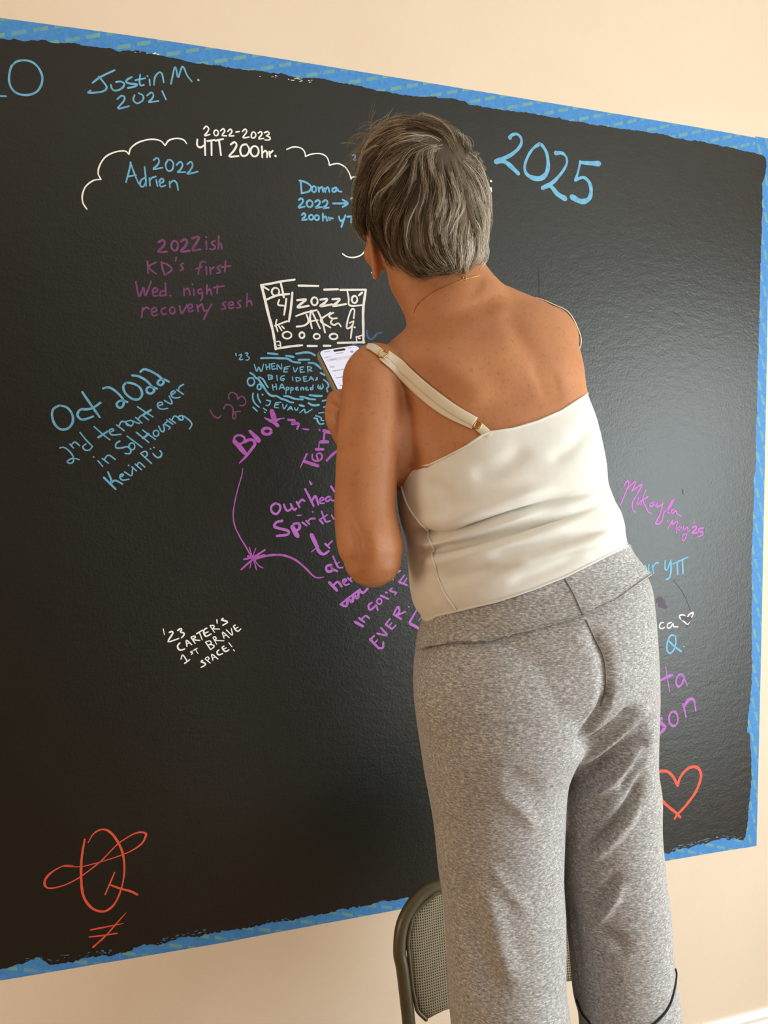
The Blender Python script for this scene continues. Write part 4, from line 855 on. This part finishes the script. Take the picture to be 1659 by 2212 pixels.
# trousers
pel = [(918, 1285, 1345, 1140, 1.085, 1.12, .114, .114), (916, 1338, 1362, 1188, 1.088, 1.122, .122, .118), (899, 1399, 1404, 1242, 1.09, 1.125, .137, .12), (893, 1446, 1416, 1295, 1.09, 1.128, .150, .12),
       (893, 1505, 1424, 1385, 1.09, 1.13, .157, .12), (899, 1562, 1427, 1470, 1.09, 1.13, .140, .115), (908, 1622, 1425, 1560, 1.09, 1.13, .088, .11), (918, 1690, 1422, 1640, 1.09, 1.13, .030, .10)]
lleg = [(897, 1500, 1300, 1480, 1.08, 1.09, .140, .11), (903, 1570, 1276, 1562, 1.08, 1.09, .140, .105), (913, 1640, 1239, 1640, 1.085, 1.09, .125, .10), (921, 1694, 1227, 1690, 1.087, 1.09, .112, .097), (936, 1780, 1222, 1780, 1.09, 1.09, .102, .092),
        (946, 1880, 1219, 1880, 1.09, 1.09, .097, .088), (954, 1938, 1222, 1938, 1.09, 1.09, .095, .088), (962, 2025, 1224, 2025, 1.09, 1.09, .095, .09), (966, 2126, 1225, 2116, 1.09, 1.09, .098, .09), (973, 2212, 1238, 2212, 1.09, 1.09, .102, .092), (988, 2330, 1250, 2330, 1.09, 1.09, .106, .095)]
rleg = [(1235, 1425, 1402, 1395, 1.125, 1.13, .085, .06), (1210, 1465, 1418, 1430, 1.135, 1.138, .105, .085), (1195, 1500, 1427, 1470, 1.14, 1.145, .115, .11), (1198, 1570, 1425, 1560, 1.145, 1.145, .110, .105), (1200, 1640, 1424, 1640, 1.145, 1.145, .104, .10), (1191, 1700, 1432, 1700, 1.145, 1.145, .098, .095), (1194, 1780, 1432, 1780, 1.14, 1.14, .092, .09),
        (1201, 1880, 1442, 1880, 1.14, 1.14, .088, .088), (1213, 1938, 1450, 1938, 1.14, 1.14, .086, .088), (1225, 2025, 1456, 2025, 1.14, 1.14, .086, .088), (1231, 2100, 1465, 2100, 1.14, 1.14, .088, .088), (1237, 2165, 1475, 2165, 1.14, 1.14, .09, .09), (1248, 2212, 1483, 2212, 1.14, 1.14, .092, .092), (1256, 2330, 1497, 2330, 1.14, 1.14, .095, .095)]
tp = [loft(rings_lr(pel, 40, 80, 2.25)), loft(rings_lr(lleg, 50, 64, 2.2)), loft(rings_lr(rleg, 50, 64, 2.2)),
      ellipsoid(P(1090, 1500, 1.03), RGT * .120, UPV * .105, FWD * .086, 32, 20), ellipsoid(P(1328, 1440, 1.08), RGT * .052, UPV * .090, FWD * .085, 32, 20)]
Vt, Ft = remesh('trousers', join(*tp), 0.0040, 4, 0.5)
trouser_folds = [([(1266, 1342), (1285, 1380), (1302, 1415), (1308, 1448), (1309, 1490), (1296, 1540)], -.0042, 15), ([(1309, 1470), (1306, 1515), (1292, 1545), (1262, 1590), (1242, 1640)], -.006, 10),
    ([(1246, 1620), (1290, 1598), (1340, 1560), (1380, 1515)], -.007, 10), ([(1250, 1650), (1310, 1612), (1370, 1560), (1410, 1510)], .0055, 9),
    ([(1240, 1690), (1310, 1640), (1370, 1590), (1415, 1540)], -.005, 10), ([(1235, 1740), (1320, 1690), (1385, 1620), (1420, 1560)], .0045, 10), ([(1330, 1720), (1375, 1660), (1405, 1600)], -.004, 9),
    ([(1250, 1850), (1310, 1800), (1365, 1730), (1400, 1650)], -.0065, 13), ([(1260, 1872), (1330, 1810), (1390, 1730)], .005, 9),
    ([(1285, 2000), (1315, 1960), (1350, 1905)], .004, 10), ([(1285, 2005), (1330, 2030), (1360, 2060)], -.004, 14), ([(1280, 1975), (1300, 1940), (1340, 1880)], -.004, 14),
    ([(1045, 1860), (1100, 1925), (1150, 1980)], .0018, 14), ([(1020, 1890), (1060, 1970), (1080, 2060), (1130, 2150)], .004, 26), ([(985, 1850), (1010, 1960), (1040, 2080), (1080, 2190)], -.005, 30),
    ([(1090, 1660), (1130, 1690), (1180, 1720)], -.0014, 18), ([(1060, 1700), (1120, 1745), (1170, 1800)], .002, 14), ([(1225, 1960), (1240, 2060), (1250, 2150)], .002, 6), ([(1232, 1930), (1246, 2030), (1256, 2120)], -.0016, 6)]
Nt = normals_of(Vt, Ft)
for pth, amp, wid in trouser_folds:
    Vt = fold(Vt, Nt, pth, amp * 1.9, wid); Nt = normals_of(Vt, Ft)
trousers = mk('trousers', Vt, Ft, M['pants'], person); trousers['label'] = 'heather grey cropped wide leg trousers'
tr_tree = bvh(Vt, Ft)
# wide waistband, folded over at the seam
wb_spec = [(916, 1322, 1350, 1168, 1.087, 1.122, .1235, .120), (911, 1345, 1368, 1190, 1.088, 1.122, .128, .122), (903, 1372, 1388, 1214, 1.089, 1.124, .136, .121), (898, 1398, 1406, 1241, 1.09, 1.125, .145, .121), (899, 1401, 1405, 1243, 1.09, 1.125, .142, .120)]
R2 = np.array(rings_lr(wb_spec, 40, NS, 2.3))
SEAM_LINE = [(897, 1398), (950, 1400), (1023, 1387), (1113, 1366), (1185, 1350), (1258, 1330), (1330, 1296), (1406, 1241)]
wb_lo = edge_shift(R2[-1], SEAM_LINE); wb_hi = edge_shift(R2[0], np.array(HEM_LINE) - (0, 16))
for i in range(40):
    v = i / 39
    R2[i] += np.outer(wb_lo * v + wb_hi * (1 - v), UPV)
    if True:
        x, y, d = projN(R2[i])
        for j in range(NS):                                  # keep it lying on the trousers
            if nearh[j] > 0:
                h = tr_tree.find_nearest(Vector(R2[i][j]))
                if h[0] is not None:
                    q = np.array(h[0]); n_ = np.array(h[1]); n_ = n_ if n_ @ FWD < 0.3 else -n_
                    tgt = q + n_ * (.0052 if i > 3 else .002); R2[i][j] += (tgt - R2[i][j]) * min(1, nearh[j]) * (1.0 if i > 4 else .4)
Vw, Fw = loft(R2, cap=False); Nw = normals_of(Vw, Fw)
if np.mean(Nw[(projN(Vw)[2] < 1.04)] @ FWD) > 0: Fw = [f[::-1] for f in Fw]
wband = mk('waistband', Vw, Fw, M['pants'], trousers); so = wband.modifiers.new('thickness', 'SOLIDIFY'); so.thickness = .002; so.offset = -1
wb_tree = bvh(Vw, Fw)
def seam(tree, pth, rad, name, mat, par, n=60, off=.0004):
    q = on_surface(tree, pth, n, off)
    if len(q) > 4: mk(name, *tube(q, rad, 8, 2 * n), mat, par)
seam(wb_tree, [(1221, 1252), (1238, 1282), (1258, 1326)], .0009, 'seam', M['seam'], wband, 24)
seam(tr_tree, [(1266, 1340), (1285, 1380), (1302, 1415), (1308, 1448), (1308, 1490), (1298, 1525)], .0009, 'seam', M['seam'], trousers)
seam(tr_tree, [(1458, 2094), (1460, 2106), (1456, 2136), (1446, 2170), (1428, 2196), (1400, 2218), (1350, 2236), (1310, 2240), (1288, 2228), (1272, 2206), (1258, 2188), (1247, 2160)], .0016, 'hem_stitching', M['stitch'], trousers, 80, .0008)
seam(tr_tree, [(1226, 1950), (1236, 2030), (1246, 2090), (1252, 2130)], .0006, 'seam', M['seam'], trousers, 40)

# hair
hs = [(890, 268, 925, 270), (852, 280, 962, 290), (822, 306, 990, 318), (802, 336, 1014, 346), (788, 372, 1032, 378), (780, 410, 1041, 411), (778, 450, 1044, 450), (783, 488, 1042, 490), (806, 520, 1040, 520), (828, 546, 1040, 540), (842, 570, 1040, 560), (860, 596, 1032, 578), (884, 618, 1000, 600)]
def prof_t(i, m, top): 
    return top * [.10, .34, .56, .74, .87, .95, 1.0, 1.0, 1.0, .98, .95, .90, .80][i]
spec = []
for i, (a, b, c, d) in enumerate(hs):
    ti = prof_t(i, len(hs), .108); tf_ = prof_t(i, len(hs), .085)
    dd = 1.16 if i < 8 else 1.16 - .003 * (i - 7)
    if i >= 8: tf_ = .03 - .004 * (i - 8)
    spec.append((a, b, c, d, dd, dd, ti, tf_))
hb = loft(rings_lr(spec, 40, 64, 2.05)); hbt = bvh(*hb)
HVb, HFb = hb
me_n = len(HVb)
rng = np.random.default_rng(11)
whorl = hit(hbt, 966, 328)
fa_ = np.array([HVb[list(f[:3])].mean(0) for f in HFb]); ar = []
for f in HFb:
    p = HVb[list(f)]; ar.append(np.linalg.norm(np.cross(p[1] - p[0], p[2] - p[0])) * (1 if len(f) > 3 else .5))
ar = np.array(ar); ar /= ar.sum()
hcen = HVb.mean(0)
def nsm(v, s): return math.sin(v[0] * s + 1.3) * math.cos(v[1] * s * 1.1 + .4) + math.sin(v[2] * s * .9 + v[0] * s * .5)
SV, SF, ST = [], [], []
nvs = 0
def add_strand(path, r0, r1, tone):
    global nvs
    p = np.asarray(path); n = len(p)
    T = np.gradient(p, axis=0); T /= np.linalg.norm(T, axis=1)[:, None] + 1e-12
    A = np.cross(T, FWD + 1e-3); A /= np.linalg.norm(A, axis=1)[:, None] + 1e-12; B = np.cross(T, A)
    rr = np.linspace(r0, r1, n)[:, None]
    for k in range(3):
        a = 2 * math.pi * k / 3; SV.append((p + (A * math.cos(a) + B * math.sin(a)) * rr))
    base = nvs
    for i in range(n - 1):
        for k in range(3):
            k2 = (k + 1) % 3; SF.append((base + k * n + i, base + k2 * n + i, base + k2 * n + i + 1, base + k * n + i + 1))
    ST.append(np.tile(np.clip(tone + np.linspace(-.06, .10, n), 0, 1), 3)); nvs += 3 * n
DN = -UPV
def guide(p0, length, lift, steps=10, swirl=0.0, tip=0.0, nz=.35):
    pts = []; p = p0.copy(); pv = None
    for s in range(steps):
        h = hbt.find_nearest(Vector(p)); q = np.array(h[0]); n = q - hcen; n /= np.linalg.norm(n); n2 = np.array(h[1]); n2 = n2 if n2 @ n > 0 else -n2
        t = s / (steps - 1)
        pts.append(q + n2 * (.0010 + lift * math.sin(math.pi * min(1, .15 + t * .80)) + tip * t * t))
        rd = q - whorl; dist = np.linalg.norm(rd); rd = rd / (dist + 1e-6)
        x, y, _ = proj(q)
        low = min(1, max(0, (y - 515) / 55))
        grav = min(1.1, .15 + dist * 7.5)
        d = rd * (1.0 - .55 * low) + DN * grav * .75 * (1 - .35 * low) + RGT * (.75 * low * (1 if x > 880 else .3)) + np.cross(n2, rd) * (.25 + swirl)
        if y < 335: d = rd * 1.0 - RGT * .55 + DN * .02
        d += nz * np.array((nsm(q, 60), nsm(q + 5, 60), nsm(q + 9, 60)))
        d = d - n2 * (d @ n2); d /= np.linalg.norm(d) + 1e-9
        if pv is not None: d = d * .6 + pv * .4; d /= np.linalg.norm(d)
        pv = d; p = q + d * length / (steps - 1)
    return np.array(pts)
def lock(p0, length, lift, tip, tone, count, spread, nz=.35, w0=.00030):
    g = guide(p0, length, lift, swirl=rng.normal(0, .14), tip=tip, nz=nz)
    n = len(g); tt = np.linspace(0, 1, n)[:, None]
    for k in range(count):
        off = rng.normal(0, spread, 3)
        cl = .35 + .60 * rng.random()
        pth = g + off * (1 - cl * tt ** .8) + rng.normal(0, .0007, (n, 3)) * tt
        pth = spline(pth, 13)[:max(6, int(13 * rng.uniform(.78, 1.0)))]
        add_strand(pth, w0, .00012, tone + rng.normal(0, .11))
def root():
    f = HFb[rng.choice(len(HFb), p=ar)]; w = rng.dirichlet(np.ones(len(f))); p0 = (HVb[list(f)] * w[:, None]).sum(0)
    return p0, proj(p0)
def tone_at(x, y):
    t = rng.normal(.40, .13) + .14 * np.clip((x - 905) / 120, -1, 1)
    if x > 985 and 480 < y < 565: t += .22
    if y > 555: t -= .10
    if 785 < x < 905 and 340 < y < 580: t -= .07
    if y < 335: t += .04
    return t
# under layer, lying close to the head
for _ in range(520):
    p0, (x, y, d) = root(); low = min(1, max(0, (y - 470) / 90))
    lock(p0, rng.uniform(.05, .08) * (1 - low) + rng.uniform(.028, .042) * low, rng.uniform(.001, .005), 0, tone_at(x, y) - .06, 15, .0036)
# upper layer: longer pointed locks that fall from the crown and end above the nape
for _ in range(260):
    p0, (x, y, d) = root()
    if y > 455: continue
    lock(p0, rng.uniform(.060, .100) * (1 if y < 400 else .75), rng.uniform(.004, .010), rng.uniform(.0, .006), tone_at(x, y) + .05, 18, .0030, .45)
# choppy tips at the nape sweeping sideways
for _ in range(150):
    p0, (x, y, d) = root()
    if y < 500: continue
    lock(p0, rng.uniform(.024, .045), rng.uniform(.003, .007), rng.uniform(.001, .007), tone_at(x, y) + .03, 14, .0026, .6)
# pale single strands on top
for _ in range(110):
    p0, (x, y, d) = root()
    if y > 520: continue
    lock(p0, rng.uniform(.05, .10), rng.uniform(.008, .013), .003, .85, 3, .0012, .5, .00026)
# loose curls at the front and crown
for k in range(290):
    if k < 190: x0, y0 = rng.uniform(776, 870), rng.uniform(285, 350)
    elif k < 235: x0, y0 = rng.uniform(850, 985), rng.uniform(266, 296)
    else: x0, y0 = rng.uniform(772, 786), rng.uniform(350, 505)
    p0 = P(x0, y0, 1.15 + rng.uniform(0, .05)); h = hbt.find_nearest(Vector(p0)); p = np.array(h[0])
    d = -RGT * rng.uniform(.4, 1.2) + UPV * (rng.uniform(.1, 1.3) if k < 235 else rng.uniform(-.8, .3)) + FWD * rng.uniform(-.3, .5); d /= np.linalg.norm(d)
    L = rng.uniform(.025, .060) if k < 190 else rng.uniform(.010, .026); cur = rng.choice((-1, 1), p=(.7, .3)) * rng.uniform(.12, .34); pts = [p]
    ax = FWD + rng.normal(0, .3, 3)
    for s in range(13): d = rotv(d, ax, cur); p = p + d * L / 12; pts.append(p)
    for j in range(5):
        add_strand(np.array(pts) + rng.normal(0, .0012, 3) + np.linspace(0, 1, 14)[:, None] * rng.normal(0, .0035, 3), .00026, .00012, rng.uniform(.35, .75))
HV = np.vstack([HVb] + SV); HF = list(HFb) + [tuple(i + me_n for i in f) for f in SF]
tn = np.concatenate([np.full(me_n, .05)] + ST)
hair = mk('hair', HV, HF, M['hair'], person, attrs={'tone': tn}); hair['label'] = 'short tousled grey brown hair'

# ------------------------------------------------------------------ the phone in her left hand
phone = empty('phone', ph(PW / 2, PL, -PT))
tag(phone, 'lit smartphone in taupe case held in the left hand', 'phone')
def rrect(s0, s1, l0, l1, r, h, n=8):
    q = []
    for cs, cl_, a0 in ((s1 - r, l1 - r, 0), (s0 + r, l1 - r, 90), (s0 + r, l0 + r, 180), (s1 - r, l0 + r, 270)):
        for a in np.linspace(a0, a0 + 90, n): q.append(ph(cs + r * math.cos(math.radians(a)), cl_ + r * math.sin(math.radians(a)), h))
    return q
def plate(name, s0, s1, l0, l1, r, h0, h1, mat, par, bev=.001):
    rings = [rrect(s0 + bev, s1 - bev, l0 + bev, l1 - bev, max(r - bev, .0001), h0), rrect(s0, s1, l0, l1, r, h0 + bev), rrect(s0, s1, l0, l1, r, h1 - bev), rrect(s0 + bev, s1 - bev, l0 + bev, l1 - bev, max(r - bev, .0001), h1)]
    return mk(name, *loft(rings), mat, par, smooth=False)
plate('case', 0, PW, 0, PL, .0135, -.0115, .0010, M['case'], phone, .0028)
plate('bezel', .0032, PW - .0032, .0032, PL - .0032, .0115, -.004, .0013, M['phone_black'], phone, .0002)
scr = plate('screen', .0048, PW - .0048, .0048, PL - .0048, .0100, .0008, .0015, M['screen'], phone, .0001)
plate('camera_cutout', PW / 2 - .0105, PW / 2 + .0105, .0085, .0145, .003, .0014, .0017, M['phone_black'], scr, .00005)
plate('search_field', .009, PW - .009, .0305, .0385, .003, .0014, .0017, M['screen_grey'], scr, .00005)
def bars(mat, rows, name):
    pr = []
    for s, l, w_, hh in rows:
        r_ = [rrect(s, s + w_, l, l + hh, hh * .45, .0015), rrect(s, s + w_, l, l + hh, hh * .45, .00175)]; pr.append(loft(r_))
    mk(name, *join(*pr), mat, scr, smooth=False)
def letters(spec, mat, name):
    """tiny text set as separate glyph strokes"""
    rows = []
    rg = random.Random(5)
    for s, l, n, hgt in spec:
        x = s
        for k in range(n):
            w_ = hgt * rg.uniform(.45, .7); rows.append((x, l, w_ * .35, hgt)); rows.append((x, l + hgt * .4, w_, hgt * .22))
            x += w_ + hgt * .28
    bars(mat, rows, name)
letters([(.013, .0095, 5, .0022), (.054, .0092, 4, .0018), (.030, .019, 7, .0022), (.016, .0335, 6, .0022), (.0105, .049, 1, .0018), (.0105, .053, 4, .0022), (.0105, .064, 12, .0022), (.0105, .077, 1, .0018), (.0105, .083, 7, .0022), (.0105, .098, 1, .0018), (.0105, .104, 5, .0022)], M['screen_text'], 'screen_text')
letters([(.0085, .0245, 5, .0025)], M['screen_blue'], 'back_link')
bars(M['screen_blue'], [(.054, .0185, .0055, .0055), (.066, .019, .0035, .0045)], 'toolbar_icons')
